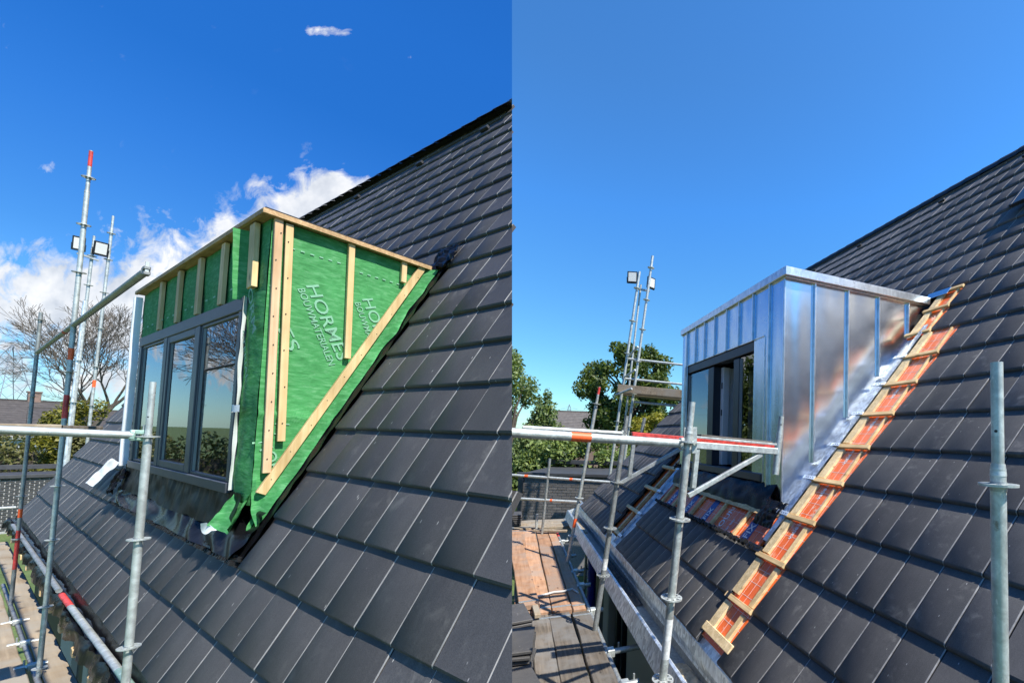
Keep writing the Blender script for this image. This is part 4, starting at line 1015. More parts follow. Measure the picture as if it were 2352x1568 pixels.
# far standards beyond the gable
for lab, d, zt, ros, mk_ in (('thin scaffold tube beyond the gable carrying the two floodlights', 1.385, 4.05, (3.60, 2.95, 2.2, 1.3, .4), ()), ('thin far scaffold tube right of the floodlights in the left picture', 1.60, 4.60, (4.2, 3.6, 2.85, 2.05, 1.2, .35), ((.75, .9, 'orangetape'),)),
                             ('square far post between the two thin tubes beyond the gable', 1.345, 2.6, (), ())):
    standard(A, lab, (d - .12, 16, -6.9), (d, 16, zt), .024, ros, 'galv' if ros else 'zincgut', .3 if ros else 0, mk_)
def flood(site, label, c, nrm, w, h):
    w *= .82; h *= .82
    t = thing('floodlight', label, 'floodlight', site, tuple(c), None); c = Vector(c); nrm = Vector(nrm).normalized()
    s = Vector((0, 0, 1)).cross(nrm).normalized(); u = nrm.cross(s); Rm = Matrix((s, u, nrm)).transposed()
    mb = MB(); mb.cbox(c, (w / 2, h / 2, w * .10), Rm, w * .04); part(mb, 'housing', M['blackpl'], site, t)
    mb = MB(); mb.cbox(c + nrm * w * .10, (w * .38, h * .39, w * .01), Rm, w * .004); part(mb, 'lens', M['lampface'], site, t)
    for i in range(5):
        mb = MB(); mb.cbox(c - nrm * w * .14 + s * (i - 2) * w * .15, (w * .012, h * .4, w * .06), Rm, .001); part(mb, 'cooling_fin', M['blackpl'], site, t)
    mb = MB(); q = c - u * h * .52 - nrm * w * .05; mb.beam(q - s * w * .5, q + s * w * .5, w * .06, w * .03); mb.beam(q - s * w * .52, c - s * w * .54, w * .05, w * .03, up=nrm); mb.beam(q + s * w * .52, c + s * w * .54, w * .05, w * .03, up=nrm)
    part(mb, 'bracket', M['blackpl'], site, t)
    return t
flood(A, 'black floodlight half hidden behind the tall red tipped tube', (1.20, 15.9, 3.78), (-.1, -1, -.1), .20, .36)
flood(A, 'black floodlight right of the thin tube beyond the gable', (1.475, 15.9, 3.78), (.1, -1, -.15), .24, .36)
mb = MB(); mb.beam((1.19, 15.95, 3.58), (1.47, 15.95, 3.52), .03, .04); tag(mb.build('floodlight_crossbar', M['galvdark'], A), 'short crossbar carrying the pair of floodlights in the left picture', 'bracket')
# decks
plank(A, 'pale plank end at eye height behind the left guard rail', (-.9, 5.2, -.028), (.385, 5.2, -.028), .30, .032, 'plankpale', band=False)
plank(A, 'brown plank end butting the pale plank at eye height', (.39, 5.2, -.032), (.548, 5.2, -.034), .28, .032, 'plank', band=False)
plank(A, 'pale weathered plank in the lower left corner', (.335, 4.4, -2.10), (.335, 10.0, -2.10), .23, .05, 'plankpale')
plank(A, 'long narrow grey plank beside the dark gap below the left eaves', (.585, 4.6, -2.105), (.585, 13.9, -2.10), .135, .05, 'plankpale')
plank(A, 'far end plank of the lower left scaffold deck', (.30, 10.1, -2.10), (.34, 14.2, -2.10), .26, .05, 'plank')
ledger(A, 'deck tube with couplers running between the lower left planks', (.492, 4.4, -2.12), (.492, 10.5, -2.14), .017, 'galvdark', (0, 0))
for i, e in enumerate((6.1, 6.75, 7.5, 8.35)):
    t = thing('tube_coupler', 'pale swivel coupler on the lower left deck tube, %s from the camera' % ('nearest', 'second', 'third', 'fourth')[i], 'coupler', A, (.492, e, -2.12), 'couplers on the lower left deck tube')
    mb = MB(); mb.tube((.40, e, -2.11), (.56, e, -2.115), .022, 12); part(mb, 'sleeve', M['galv'], A, t, smooth=True)
    mb = MB(); mb.cbox((.492, e, -2.115), (.03, .03, .028)); part(mb, 'clamp', M['galv'], A, t)
    mb = MB(); mb.tube((.45, e + .02, -2.10), (.45, e + .02, -2.05), .006, 8); part(mb, 'bolt', M['galvdark'], A, t)
for lab, e0, e1, d0, d1, mk_ in (('dark tube lying in the far part of the left eaves gutter', 13.5, 7.95, .665, .685, ()), ('tube with red painted end lying in the left eaves gutter', 7.75, 4.4, .685, .715, ((0.0, .17, 'redpaint'), (.80, 1.0, 'galvgreen')))):
    ledger(A, lab, (d0, e0, -1.772), (d1, e1, -1.772), .022, 'galvdark' if not mk_ else 'galv', (0, 0), mk_)

# ---- site B
standard(B, 'near galvanised tube with spigot at the right edge', (.91, .535, -3.54), (.893, .543, .169), .0138, (-.078, -.55), 'galv', .215, rr=2.5, sr=.80)
standard(B, 'galvanised tube in front of the zinc dormer window carrying the bracket', (.66, 2.362, -3.54), (.93, 2.245, .205), .0235, (-.027, -.467, -.907, -1.358), 'galv', .16, ((-1.24, -1.02, 'whitepaint'),), sr=.8)
standard(B, 'scaffold tube with red tip left of the far tiles in the right picture', (.50, 6.20, -3.54), (1.053, 5.966, .678), .023, (.437, -.878, -1.40), 'galv', .28, ((.57, .672, 'redpaint'), (-1.28, -1.16, 'orangetape')))
standard(B, 'dark scaffold tube crossing the far tiles and gutter', (.55, 4.01, -3.54), (.94, 3.84, .185), .0235, (-.429, -.846, -1.271), 'galvdark', .12, ((-1.22, -1.12, 'whitepaint'),))
ledger(B, 'thick galvanised rail with orange tape crossing the middle at eye height', (-.3, 2.11, .012), (.875, 2.262, -.036), .0235, 'galv', (0, 1), ((.47, .555, 'orangetape'),), seam=-1)
# bracket with its stub
br = thing('scaffold_bracket', 'triangular steel bracket reaching from the tube towards the zinc dormer', 'bracket', B, (.95, 2.33, -.05))
mb = MB(); mb.beam((.965, 2.33, -.043), (1.57, 2.33, -.075), .04, .042); part(mb, 'arm', M['galv'], B, br)
mb = MB(); mb.beam((.97, 2.318, .005), (1.56, 2.318, -.03), .014, .012); part(mb, 'arm_flange', M['galv'], B, br)
mb = MB(); mb.beam((1.005, 2.33, -.06), (.985, 2.33, -.30), .03, .03, up=(0, 1, 0)); part(mb, 'upright', M['galv'], B, br)
mb = MB(); mb.beam((.955, 2.33, -.345), (1.455, 2.33, -.095), .028, .028); part(mb, 'brace', M['galv'], B, br)
mb = MB(); mb.tube((1.565, 2.33, -.225), (1.592, 2.33, .045), .0225, 16); part(mb, 'stub_tube', M['galv'], B, br, smooth=True)
mb = MB(); mb.tube((1.592, 2.33, .04), (1.604, 2.33, .155), .018, 16); st_ = part(mb, 'spigot', M['galv'], B, br, smooth=True)
mb = MB(); mb.tube((1.588, 2.31, .10), (1.586, 2.305, .10), .005, 8); part(mb, 'pin_hole', M['blackpl'], B, br)
for e in (2.25, 2.38):
    mb = MB(); mb.beam((.95, e, .06), (.952, e, -.09), .012, .03, up=(1, 0, 0)); part(mb, 'wedge', M['galv'], B, br)
mb = MB(); mb.beam((.70, 2.72, .013), (1.76, 2.66, -.05), .05, .028); rb_ = mb.build('red_beam', M['redpaint'], B); tag(rb_, 'red painted steel beam lying across the window of the zinc dormer', 'beam')
mb = MB(); mb.beam((1.12, 2.58, .014), (1.66, 2.56, -.022), .10, .018); tag(mb.build('grey_board', M['plank'], B), 'thin grey board lying on the bracket beside the red beam', 'board')
ledger(B, 'second thinner rail behind the orange taped rail', (.05, 3.8, .045), (.90, 3.84, .02), .020, 'galv', (0, 1), seam=-1)
bk = thing('scaffold_bracket', 'dark triangular bracket on the tube in front of the far tiles', 'bracket', B, (.9, 3.85, -.05))
mb = MB(); mb.beam((.95, 3.87, -.02), (1.62, 3.87, -.05), .045, .045); part(mb, 'arm', M['galvdark'], B, bk)
mb = MB(); mb.beam((.90, 3.87, -.44), (1.55, 3.87, -.08), .035, .035); part(mb, 'brace', M['galvdark'], B, bk)
mb = MB(); mb.beam((1.02, 3.87, -.05), (.99, 3.87, -.38), .035, .035, up=(0, 1, 0)); part(mb, 'upright', M['galvdark'], B, bk)
standard(B, 'short tube stub standing before the yellow bush', (1.36, 4.86, -.03), (1.40, 4.84, .22), .020, (), 'galvdark')
# deck of the right picture
ZD = -1.75
for lab, d, w, e0, e1, m in (('orange plank at the seam edge of the far deck', .14, .155, 4.50, 8.35, 'plankor'), ('second orange plank of the far deck', .311, .185, 4.46, 8.35, 'plankor'), ('third orange plank of the far deck', .508, .185, 4.45, 8.30, 'plankor'), ('outermost orange plank of the far deck beside the gap', .672, .125, 4.42, 8.2, 'plankor'),
                             ('grey plank at the seam edge of the near deck', .105, .185, 1.6, 4.45, 'plank'), ('second grey plank of the near deck', .285, .165, 1.6, 4.42, 'plank'), ('third grey plank of the near deck', .475, .195, 1.5, 4.40, 'plank'), ('cracked outermost grey plank of the near deck', .665, .165, 1.5, 4.38, 'plank')):
    plank(B, lab, (d, e0, ZD - random.uniform(0, .012)), (d + random.uniform(-.008, .008), e1, ZD - random.uniform(0, .012)), w, .045, m, 'planks of the right hand scaffold deck', seam=-1)
plank(B, 'dark orange plank lying askew on top of the deck', (.20, 4.55, ZD + .05), (.04, 8.1, ZD + .05), .19, .045, 'plankor', seam=-1)
for i, (e, lab) in enumerate(((8.46, 'pale plank laid across the far end of the deck'), (8.72, 'second cross plank at the far end of the deck'), (8.98, 'farthest cross plank below the brick shed'))):
    plank(B, lab, (.0, e, ZD + .02), (1.02, e, ZD + .02), .22, .045, 'plankpale', 'cross planks at the far end of the deck', seam=-1)
mb = MB(); mb.beam((.36, 8.05, ZD + .04), (.92, 7.85, ZD + .035), .10, .03); tag(mb.build('timber_lath', M['plankpale'], B), 'loose timber lath lying across the far orange planks', 'timber')
mb = MB(); mb.beam((.265, 4.3, ZD + .03), (.205, 5.35, ZD + .03), .055, .035); tag(mb.build('timber_block', M['plankpale'], B), 'short pale timber lying at the joint of the two decks', 'timber')
mb = MB(); mb.path([(.26, 4.86, ZD + .012), (.36, 4.9, ZD + .012), (.46, 4.94, ZD + .014), (.56, 4.93, ZD + .015), (.66, 4.98, ZD + .012), (.71, 4.86, ZD + .005)], .011, 8); tag(mb.build('rope', M['rope'], B, smooth=True), 'white cord lying across the deck planks', 'rope')
ledger(B, 'tube running along the deck edge over the dark gap', (.775, 3.0, ZD - .05), (.77, 8.3, ZD - .05), .022, 'galvdark', (0, 0), ((.62, .64, 'redpaint'), (.9, .96, 'redpaint')))
for i, e in enumerate((3.05, 3.55, 4.42, 5.2, 5.75, 6.5, 7.4)):
    t = thing('tube_coupler', 'grey coupler on the deck edge tube, number %s from the near end' % ('one', 'two', 'three', 'four', 'five', 'six', 'seven')[i], 'coupler', B, (.775, e, ZD - .04), 'couplers along the deck edge tube')
    mb = MB(); mb.tube((.74, e, ZD - .04), (.90 if i != 1 else 1.1, e, ZD - .035), .024, 12); part(mb, 'sleeve', M['galvdark'], B, t, smooth=True)
    mb = MB(); mb.cbox((.80, e, ZD - .04), (.03, .035, .032)); part(mb, 'clamp', M['galv'], B, t)
    mb = MB(); mb.tube((.87, e + .02, ZD - .02), (.87, e + .02, ZD + .02), .008, 8); part(mb, 'bolt', M['galvdark'], B, t)
mb = MB(); mb.tube((.42, 8.28, ZD), (.42, 8.28, ZD + .28), .022, 12); tag(mb.build('tube_stub', M['galv'], B, smooth=True), 'short upright tube stub at the far end of the deck', 'scaffold tube')
mb = MB(); mb.tube((1.2, 6.85, -3.54), (1.2, 6.85, -1.66), .07, 20); tag(mb.build('downpipe', M['bluepipe'], B, smooth=True), 'dark blue pipe standing behind the gutter in the gap', 'pipe')
standard(B, 'dim tube standing in the gap beside the blue pipe', (1.02, 6.6, -3.54), (1.05, 6.5, -1.72), .020, (-2.0, -2.6), 'galvdark', 0, ((-2.5, -2.38, 'orangetape'),))
# stacks of roof tiles on the deck
def tile_stack(label, d, e, n, w, rot, grp, z0):
    t = thing('tile_stack', label, 'roof tiles', B, (d, e, z0), grp)
    for i in range(n):
        mb = MB(); Rm = Matrix.Rotation(rot + random.gauss(0, .05), 3, 'Z') @ Matrix.Rotation(random.gauss(0, .01), 3, 'Y')
        c = Vector((d + random.gauss(0, .006), e + random.gauss(0, .01), z0 + .018 + i * .034))
        mb.cbox(c, (w / 2, .20, .011), Rm, .004); mb.cbox(c + Rm @ Vector((w / 2 - .012, 0, -.008)), (.012, .19, .012), Rm, .003); mb.cbox(c + Rm @ Vector((0, -.18, -.008)), (w / 2, .012, .010), Rm, .003)
        part(mb, 'roof_tile', M['tileB'], B, t, seam=-1)
tile_stack('nearest stack of spare charcoal tiles in the bottom corner of the deck', .10, 2.95, 5, .22, .12, 'spare tiles stacked on the deck', ZD)
tile_stack('middle stack of spare charcoal tiles with sandy tops', .085, 3.42, 7, .20, -.1, 'spare tiles stacked on the deck', ZD)
tile_stack('third stack of spare charcoal tiles by the deck joint', .07, 4.02, 6, .18, .1, 'spare tiles stacked on the deck', ZD)
tile_stack('far stack of brown tiles at the end of the deck', .06, 8.7, 6, .22, 0, 'spare tiles stacked on the deck', ZD + .04)
# scaffold tower beyond the verge
tw = thing('scaffold_tower', 'slender scaffold tower with plank platform behind the zinc dormer', 'scaffold', B, (2.0, 8.9, -3.54))
def up(p0, p1, r, ros, m='galv'):
    p0, p1 = Vector(p0), Vector(p1); ax = (p1 - p0).normalized(); q0 = p0 + (p0 - p1) * ((p0.z + 3.54) / (p1.z - p0.z))
    mb = MB(); mb.tube(q0, p1, r, 12); tu = part(mb, 'upright_tube', M[m], B, tw, smooth=True)
    for z in ros:
        mb = MB(); mb.rosette(p0 + (p1 - p0) * ((z - p0.z) / (p1.z - p0.z)), ax, r * 2.6); part(mb, 'rosette', M[m], B, tw, sub=tu)
up((1.882, 8.983, -.763), (2.32, 8.796, 3.567), .028, (2.48, 1.77, 1.05, .3, 3.2)); up((2.147, 8.87, -.515), (2.571, 8.689, 3.922), .028, (3.66, 2.95, 2.3, 1.6, .9, .2)); up((2.19, 9.178, .1), (2.433, 9.074, 3.388), .022, ())
def wl(px_): return Vector(((B.M.inverted() @ (Vector(px_) * 1.3 + Vector((0, 0, EYE)))) / 1.3))
for a, b, r in (((-1.562, 9.05, 1.67), (-.30, 9.05, 1.56), .024), ((-1.593, 9.05, 1.235), (-.30, 9.05, 1.14), .024), ((-1.49, 8.95, 1.70), (-1.27, 8.75, 1.87), .022), ((-1.56, 8.95, 1.25), (-1.31, 8.75, 1.38), .022), ((-1.72, 8.9, .86), (-1.36, 8.7, .98), .026), ((-1.4, 9.1, .74), (-.2, 9.1, .66), .03)):
    mb = MB(); mb.tube(wl(a), wl(b), r, 12); part(mb, 'rail_tube', M['galv'], B, tw, smooth=True)
for i, (y, z, m) in enumerate(((8.85, 1.0, 'plankpale'), (9.1, .94, 'plank'), (9.35, .93, 'plankpale'), (9.6, .93, 'plank'))):
    mb = MB(); mb.beam(wl((-1.68, y, z)), wl((-.25, y, z - .09)), .22 if i else .04, .05 if i else .16); part(mb, 'platform_plank', M[m], B, tw)
flood(B, 'left one of the two floodlights on the scaffold tower of the right picture', tuple(wl((-1.475, 9.0, 3.44))), (-.35, -1, -.05), .27, .30)
flood(B, 'right one of the two floodlights on the scaffold tower, behind a tube', tuple(wl((-1.09, 9.2, 3.40))), (.5, -1, -.05), .27, .30)
mb = MB(); mb.beam(wl((-1.36, 9.1, 3.22)), wl((-1.1, 9.1, 3.18)), .03, .04); tag(mb.build('floodlight_crossbar', M['galvdark'], B), 'short crossbar carrying the floodlights on the scaffold tower', 'bracket')
# rails in front of the brick shed
for lab, z, a in (('upper white rail in front of the brick shed', -.74, .085), ('lower white rail in front of the brick shed', -1.15, .04)):
    p0, p1 = wl((-3.6, 7.5, z + .01)), wl((-1.5 if a > .05 else -2.0, 7.5, z - a)); ledger(B, lab, p0, p1, .024, 'galv', (0, 0), ((.28, .31, 'orangetape'), (.66, .685, 'orangetape')), seam=-1)
standard(B, 'thin dark tube in front of the brick shed', tuple(wl((-2.78, 7.5, -3.54))), tuple(wl((-2.58, 7.5, -.44))), .022, (), 'galvdark')
ledger(A, 'white rail with orange tape before the pale jointed brick wall', (.04, 14.9, -1.62), (.75, 15.1, -1.66), .030, 'galv', (0, 0), ((.30, .36, 'orangetape'),))
ledger(A, 'lower white rail before the pale jointed brick wall', (.0, 14.9, -2.28), (.55, 15.1, -2.33), .032, 'galv', (0, 0))
# ------------------------------------------------------------------ surroundings (metres from the eye: x right, y ahead)
GZ = -EYE
def brick_wall(label, p0, p1, ztop, zbot, bl, bh, mort, top, name='brick_shed', bm_='brick'):
    """p0, p1: ends of the wall in plan; every brick a part"""
    p0, p1 = Vector((*p0, 0)), Vector((*p1, 0)); t = thing(name, label, 'shed', G, (p0.x, p0.y, GZ))
    d = (p1 - p0); L = d.length; d /= L; nrm = Vector((d.y, -d.x, 0))
    if nrm.dot(-p0) < 0: nrm = -nrm
    back = -nrm
    mb = MB(); mb.prism([p0 + Vector((0, 0, GZ)), p1 + Vector((0, 0, GZ)), p1 + Vector((0, 0, ztop)), p0 + Vector((0, 0, ztop))], back * 3); wall = part(mb, 'wall', M[mort], G, t)
    Rm = Matrix((d, nrm, Vector((0, 0, 1)))).transposed(); mesh = {}; j = 0; z = ztop - bh / 2 - .005
    gap = bh * (.30 if mort == 'mortar' else .2)
    while z > zbot:
        x = -(j % 2) * bl / 2
        while x < L:
            a, b = max(x, 0), min(x + bl, L)
            if b - a > bl * .2:
                c = p0 + d * (a + b) / 2 + Vector((0, 0, z)); key = round(b - a, 2)
                if key not in mesh:
                    mb = MB(); mb.cbox((0, 0, 0), ((b - a - gap) / 2, .012, (bh - gap) / 2), None, .003); o = mb.build('brick', M[bm_], G, wall); mesh[key] = o.data
                else:
                    o = bpy.data.objects.new('brick', mesh[key]); COL.objects.link(o); o.parent = wall
                o.matrix_basis = Matrix.Translation(c + nrm * random.uniform(.004, .008) - ORG[t.name]) @ Rm.to_4x4()
            x += bl
        z -= bh; j += 1
    for k, (w, zz, h) in enumerate(top):
        mb = MB(); c0, c1 = p0 - d * .12 + nrm * .05 + Vector((0, 0, zz)), p1 + d * .12 + nrm * .05 + Vector((0, 0, zz))
        if k == 0: mb.beam(c0, c1, .12, h)
        else: c0 += back * 2.8; c1 += back * 2.8; mb.beam(c0, c1, .12, h)
        part(mb, 'roof_edge', M['bitumen'], G, t)
    mb = MB(); mb.prism([p0 + back * .02 + Vector((0, 0, ztop + .02)), p1 + back * .02 + Vector((0, 0, ztop + .02)), p1 + back * 2.8 + Vector((0, 0, ztop + .05)), p0 + back * 2.8 + Vector((0, 0, ztop + .05))], (0, 0, .04)); part(mb, 'flat_roof', M['bitumen'], G, t)
    for q in (p0, p1):
        mb = MB(); mb.beam(q - d * .0 + nrm * .03 + Vector((0, 0, GZ)), q + nrm * .03 + Vector((0, 0, ztop + .1)), .16, .1, up=tuple(nrm)); part(mb, 'corner_board', M['bitumen'], G, t)
    return t
s = 14 / 11
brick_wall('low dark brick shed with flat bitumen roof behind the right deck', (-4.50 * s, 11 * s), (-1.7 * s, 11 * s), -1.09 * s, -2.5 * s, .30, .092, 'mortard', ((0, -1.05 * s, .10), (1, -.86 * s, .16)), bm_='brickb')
s = 17 / 11
c_ = Vector((-18.0 * s, 11 * s)); tng = Vector((11, 18)).normalized() * 1
p0_ = c_ - Vector((.52, .854)) * 3; p1_ = c_ + Vector((.52, .854)) * 6.5
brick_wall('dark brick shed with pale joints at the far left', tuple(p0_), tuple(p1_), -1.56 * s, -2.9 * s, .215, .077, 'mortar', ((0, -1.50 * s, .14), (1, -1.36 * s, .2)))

def leaves(name, mats, root, centres, radii, n, size, flat=.0, seed=0, org=(0, 0, 0), aspect=.5):
    """leaf quads scattered through overlapping clumps, denser towards each clump's shell"""
    rs = np.random.RandomState(seed); C = np.array(centres, float); Rr = np.array(radii, float)
    pr = (Rr ** 2.2).prod(axis=1) ** (1 / 3) if Rr.ndim > 1 else Rr ** 2.2; pr = pr / pr.sum(); k = rs.choice(len(C), n, p=pr)
    v = rs.normal(size=(n, 3)); v /= np.linalg.norm(v, axis=1)[:, None]; rad = rs.uniform(.15, 1, n) ** .45
    P = C[k] + v * rad[:, None] * (Rr[k] if Rr.ndim > 1 else Rr[k][:, None])
    P += rs.normal(size=(n, 3)) * size * .6
    nn = v * .5 + rs.normal(size=(n, 3)) * .6 + np.array([0, 0, .35]); nn /= np.linalg.norm(nn, axis=1)[:, None]
    a = np.cross(nn, rs.normal(size=(n, 3))); a /= np.linalg.norm(a, axis=1)[:, None]; b = np.cross(nn, a)
    sz = size * rs.uniform(.6, 1.35, n)[:, None]
    q = np.stack([P - a * sz, P + b * sz * aspect, P + a * sz, P - b * sz * aspect], 1).reshape(-1, 3) - np.array(org)
    me = bpy.data.meshes.new(name); me.vertices.add(4 * n); me.loops.add(4 * n); me.polygons.add(n)
    me.vertices.foreach_set('co', q.astype(np.float32).ravel()); me.loops.foreach_set('vertex_index', np.arange(4 * n, dtype=np.int32))
    me.polygons.foreach_set('loop_start', np.arange(0, 4 * n, 4, dtype=np.int32)); me.update(); me.validate()
    me.materials.append(mats); o = bpy.data.objects.new(name, me); COL.objects.link(o); o.parent = root
    return o
def branches(mb, p, d, L, r, depth, rs, tips, spread=.55, shrink=.74, kids=(2, 3), grav=.02, sides=5, segs=3):
    pts = [p]; rad = [r]; q = p.copy(); dd = d.copy()
    for i in range(segs):
        dd = (dd + Vector(rs.normal(size=3)) * .10 + Vector((0, 0, grav))).normalized(); q = q + dd * L / segs; pts.append(q.copy()); rad.append(max(.010, r * (1 - .32 * (i + 1) / segs)))
    mb.path(pts, rad, sides if depth > 1 else 3)
    if depth == 0: tips.append(q); return
    n = rs.randint(kids[0], kids[1] + 1)
    for i in range(n):
        ax = dd.orthogonal().normalized(); ax.rotate(Matrix.Rotation(2 * math.pi * (i + rs.uniform(0, .6)) / n, 3, dd))
        nd = (dd + ax * spread * rs.uniform(.6, 1.35)).normalized()
        branches(mb, q, nd, L * shrink * rs.uniform(.75, 1.15), rad[-1] * .76, depth - 1, rs, tips, spread, shrink, kids, grav, sides, segs)
    if depth > 1 and rs.rand() < .8:
        k = pts[segs // 2 + 1]; ax = dd.orthogonal().normalized(); ax.rotate(Matrix.Rotation(rs.uniform(0, 6.3), 3, dd))
        branches(mb, k, (dd + ax * spread * 1.3).normalized(), L * shrink * .8, r * .45, depth - 2, rs, tips, spread, shrink, kids, grav, sides, segs)
def bare_tree(label, base, h, seed, depth=6, name='bare_tree'):
    rs = np.random.RandomState(seed); t = thing(name, label, 'tree', G, base); b = Vector(base); mb = MB(); tips = []
    tr = MB(); tr.path([b, b + Vector((.1, 0, h * .16)), b + Vector((.05, .05, h * .30))], [h * .030, h * .024, h * .020], 8); part(tr, 'trunk', M['bark'], G, t, smooth=True)
    top = b + Vector((.05, .05, h * .295))
    for i in range(4):
        a = i * 1.6 + rs.uniform(0, .6); branches(mb, top, Vector((math.cos(a) * .36, math.sin(a) * .36, 1)).normalized(), h * .160, h * .0115, depth, rs, tips, .37, .80, (2, 3), .02)
    part(mb, 'crown', M['twig'], G, t); return t
def leafy_tree(label, base, h, rx, rz, zc, seed, m, n, size, nclump=46, trunk=True, name='leafy_tree', cr=.30, cat='tree', shape=None, aspect=.5):
    rs = np.random.RandomState(seed); t = thing(name, label, cat, G, base); b = Vector(base); C = []; Rr = []
    for i in range(nclump):
        v = rs.normal(size=3); v /= np.linalg.norm(v); q = v * rs.uniform(.35, .95) ** .6
        if shape: q = shape(q, rs)
        C.append((b.x + q[0] * rx, b.y + q[1] * rx, b.z + zc + q[2] * rz)); k = rs.uniform(.6, 1.25) * cr; Rr.append((rx * k, rx * k, rz * k * .75))
    leaves('crown', m, t, C, Rr, n, size, seed=seed, org=base, aspect=aspect)
    tr = MB(); tr.path([b, b + Vector((.1, .05, zc * .5)), b + Vector((-.05, 0, zc))], [h * .028, h * .022, h * .012], 8)
    for i in range(0, len(C), 3): tr.path([b + Vector((0, 0, zc * rs.uniform(.45, .95))), (b + Vector((0, 0, zc))).lerp(Vector(C[i]), .5), Vector(C[i])], [h * .010, h * .007, h * .003], 5)
    part(tr, 'trunk', M['bark'], G, t); return t
# right picture
leafy_tree('large dark green tree behind the scaffold tower', (-5.25, 32, GZ), 12, 3.75, 4.1, 7.6, 3, M['leafbig'], 26000, .15, 85, cr=.21)
leafy_tree('feathery pale birch at the seam above the rail', (-9.0, 20, GZ), 8.2, 2.15, 3.7, 4.5, 5, M['leafbirch'], 20000, .09, 52, cr=.25, shape=lambda q, rs: np.array([q[0] * (1.15 - .5 * max(q[2], 0)), q[1], q[2]]))
leafy_tree('smaller birch leaning right of the pale birch', (-7.5, 20.5, GZ), 7, .95, 2.9, 3.7, 6, M['leafbirch'], 6000, .08, 26, cr=.26)
leafy_tree('broad sunlit shrub behind the brick shed roof', (-4.6, 18.2, GZ), 5, 1.9, 1.75, 3.2, 8, M['leafhedge'], 13000, .085, 40, name='shrub', cat='shrub', aspect=.6)
leafy_tree('dark leafy shrub between birch and brick shed', (-6.9, 18, GZ), 4.6, 1.7, 1.9, 2.5, 9, M['leafhedge'], 11000, .085, 40, name='shrub', cat='shrub', aspect=.6)
leafy_tree('leafy shrub at the right end of the brick shed', (-2.6, 18.6, GZ), 4.6, 1.5, 1.8, 2.6, 10, M['leafhedge'], 9000, .085, 36, name='shrub', cat='shrub', aspect=.6)
leafy_tree('yellow flowering bush below the scaffold tower', (-2.35, 21, GZ), 5, 1.3, 1.5, 4.2, 11, M['leafyel'], 7000, .08, 30, name='shrub', cat='shrub', aspect=.6)
leafy_tree('leafy tree reflected in the windows of the zinc dormer', (-16.2, 17.5, GZ), 9, 2.3, 3.6, 6.0, 12, M['leafbig'], 12000, .13, 40)
leafy_tree('low shrub mass seen only in window reflections', (-13, 16.0, GZ), 4, 3.0, 1.6, 2.2, 13, M['leafhedge'], 9000, .12, 40, name='shrub', cat='shrub')
# left picture
bare_tree('bare winter tree behind the left scaffold tubes', (-43.2, 30, GZ), 13.0, 4, 7)
bare_tree('bare tree seen mirrored in the green dormer window', (-24.5, 6.4, GZ), 12.5, 9, 7)
leafy_tree('clipped golden conifer beside the far gable of the left house', (-34.6, 24, GZ), 5.6, 1.75, 2.9, 2.9, 14, M['leafcon'], 15000, .09, 40, name='conifer', cr=.32)
def hedge(label, c0, c1, h, w, m, n, seed, size):
    t = thing('hedge', label, 'hedge', G, (*c0, GZ)); c0, c1 = Vector((*c0, GZ)), Vector((*c1, GZ)); rs = np.random.RandomState(seed); C = []; Rr = []
    N = int((c1 - c0).length / 1.1)
    for i in range(N):
        for zz in (.3, .62, .86):
            q = c0.lerp(c1, (i + rs.rand()) / N); C.append((q.x + rs.normal() * .2, q.y + rs.normal() * .2, GZ + h * zz)); Rr.append((w * .6, w * .6, h * .24 * rs.uniform(.8, 1.2)))
    leaves('foliage', m, t, C, Rr, n, size, seed=seed, org=tuple(c0))
    mb = MB(); mb.prism([c0, c1, c1 + Vector((0, 0, h * .75)), c0 + Vector((0, 0, h * .75))], (c1 - c0).normalized().cross(Vector((0, 0, 1))) * .3); part(mb, 'stems', M['bark'], G, t); return t
hedge('olive green hedge behind the pale jointed brick shed', (-44, 18), (-27.5, 28.5), 3.75, 1.5, M['leafold'], 40000, 21, .085)
hedge('olive hedge seen mirrored in the green dormer window', (-26, -3), (-30, 14), 3.9, 1.5, M['leafold'], 15000, 22, .11)
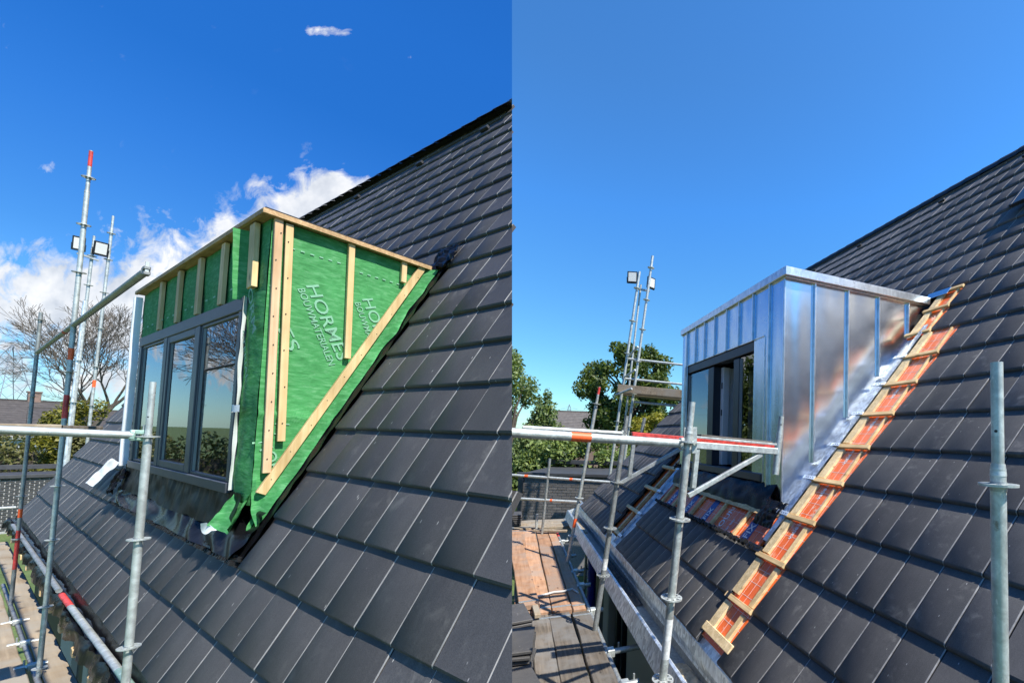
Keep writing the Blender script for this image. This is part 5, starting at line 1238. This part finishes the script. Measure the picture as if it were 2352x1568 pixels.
def house(label, c, wid, dep, eave, ridge, yaw, m, wall='housewall', chim=True, name='far_house', windows=2):
    t = thing(name, label, 'house', G, (*c, GZ)); Rz = Matrix.Rotation(R_(yaw), 3, 'Z'); o = Vector((*c, 0))
    W = lambda x, y, z: o + Rz @ Vector((x, y, 0)) + Vector((0, 0, z))
    a, b = wid / 2, dep / 2
    mb = MB(); mb.add([W(-a, -b, GZ), W(a, -b, GZ), W(a, b, GZ), W(-a, b, GZ), W(-a, -b, eave), W(a, -b, eave), W(a, b, eave), W(-a, b, eave), W(-a, 0, ridge - .1), W(a, 0, ridge - .1)],
           [[0, 1, 5, 4], [2, 3, 7, 6], [1, 2, 6, 9, 5], [3, 0, 4, 8, 7]]); wl_ = part(mb, 'wall', M[wall], G, t)
    rf = MB(); a2 = a + .25; n = 14
    for sg in (-1, 1):      # courses of tiles stepping up the slope
        for i in range(n):
            f0, f1 = i / n, (i + 1) / n; y0 = sg * (b + .3) * (1 - f0); y1 = sg * (b + .3) * (1 - f1) ; z0 = eave - .15 + (ridge - eave + .15) * f0; z1 = eave - .15 + (ridge - eave + .15) * f1
            rf.add([W(-a2, y0, z0 + .05), W(a2, y0, z0 + .05), W(a2, y1, z1 + .01), W(-a2, y1, z1 + .01), W(-a2, y0, z0), W(a2, y0, z0)], [[0, 1, 2, 3], [4, 5, 1, 0]])
    r_ = part(rf, 'roof', M[m], G, t)
    mb = MB(); mb.beam(W(-a2, 0, ridge + .03), W(a2, 0, ridge + .03), .3, .14); part(mb, 'ridge', M[m], G, t, sub=r_)
    if chim:
        mb = MB(); p = W(a * .72, .2, ridge - .3); mb.cbox(p + Vector((0, 0, .55)), (.42, .42, .75), Rz, .04); mb.cbox(p + Vector((0, 0, 1.32)), (.5, .5, .08), Rz, .03); part(mb, 'chimney', M['housewall'], G, t, sub=r_)
    mb = MB(); mb.beam(W(-a2, -b - .34, eave - .16), W(a2, -b - .34, eave - .16), .14, .14); part(mb, 'gutter', M['housewhite'], G, t)
    for i in range(windows):
        x = -a + wid * (i + .5) / windows; mb = MB(); mb.beam(W(x - .7, -b - .03, eave - 1.0), W(x + .7, -b - .03, eave - 1.0), .08, 1.1); wn = part(mb, 'window', M['housewhite'], G, t)
        for q in (-.34, .34):
            mb = MB(); mb.beam(W(x + q - .28, -b - .075, eave - 1.0), W(x + q + .28, -b - .075, eave - 1.0), .02, .85); part(mb, 'pane', M['glass'], G, t, sub=wn)
    return t
house('brown tiled far house with chimney behind the shrubs of the right picture', (-14.6, 52), 9.5, 8, .3, 2.8, 6, 'houseroof')
house('dark tiled far house at the left edge', (-78, 44), 13, 9, -1.2, 2.15, 62, 'houseroofd')
house('far house with dark mansard roof behind the bare tree', (-66.5, 46), 6.5, 8, -.6, 1.25, 58, 'houseroofd', 'housewall', False)
house('far brick house with white gable boards behind the conifer', (-62, 52), 7, 9, -.3, 1.9, -20, 'houseroofd', 'housewall', False)
house('white rendered far house low behind the hedge', (-50, 33), 6, 4, -1.2, -.85, 58, 'houseroofd', 'housewhite', False)
def pylon(label, c, h, w):
    t = thing('pylon', label, 'pylon', G, (*c, GZ)); o = Vector((*c, GZ)); mb = MB(); r = .14
    lv = [(0, 1), (.3, .7), (.55, .45), (.72, .3), (.86, .24), (1, .02)]
    P = lambda i, sx, sy: o + Vector((sx * w * lv[i][1] / 2, sy * w * lv[i][1] / 2, h * lv[i][0]))
    for i in range(5):
        for sx, sy in ((1, 1), (1, -1), (-1, 1), (-1, -1)):
            mb.tube(P(i, sx, sy), P(i + 1, sx, sy), r, 4); mb.tube(P(i, sx, sy), P(i + 1, -sx, sy), r * .6, 4); mb.tube(P(i, sx, sy), P(i + 1, sx, -sy), r * .6, 4)
    part(mb, 'lattice', M['pylon'], G, t)
    for f, a in ((.72, .95), (.86, .75)):
        mb = MB()
        for sg in (-1, 1):
            mb.tube(o + Vector((0, 0, h * f)), o + Vector((sg * w * a, 0, h * f + .2)), r * .8, 4); mb.tube(o + Vector((0, 0, h * (f + .08))), o + Vector((sg * w * a, 0, h * f + .2)), r * .6, 4)
            mb.path([o + Vector((sg * w * a, 0, h * f)), o + Vector((sg * w * (a + 3), 20, h * f - 5)), o + Vector((sg * w * (a + 7), 60, h * f - 7))], .05, 4)
        part(mb, 'cross_arm', M['pylon'], G, t)
    return t
pylon('small distant pylon above the far roof ridge of the right picture', (-91, 300), 26, 8)
pylon('small distant pylon above the dark roof at the left edge', (-328, 200), 40, 16)
SC.cycles.max_bounces = 6; SC.cycles.diffuse_bounces = 2; SC.cycles.glossy_bounces = 4; SC.cycles.transmission_bounces = 4; SC.cycles.transparent_max_bounces = 8
SC.cycles.use_adaptive_sampling = True; SC.cycles.adaptive_threshold = .015
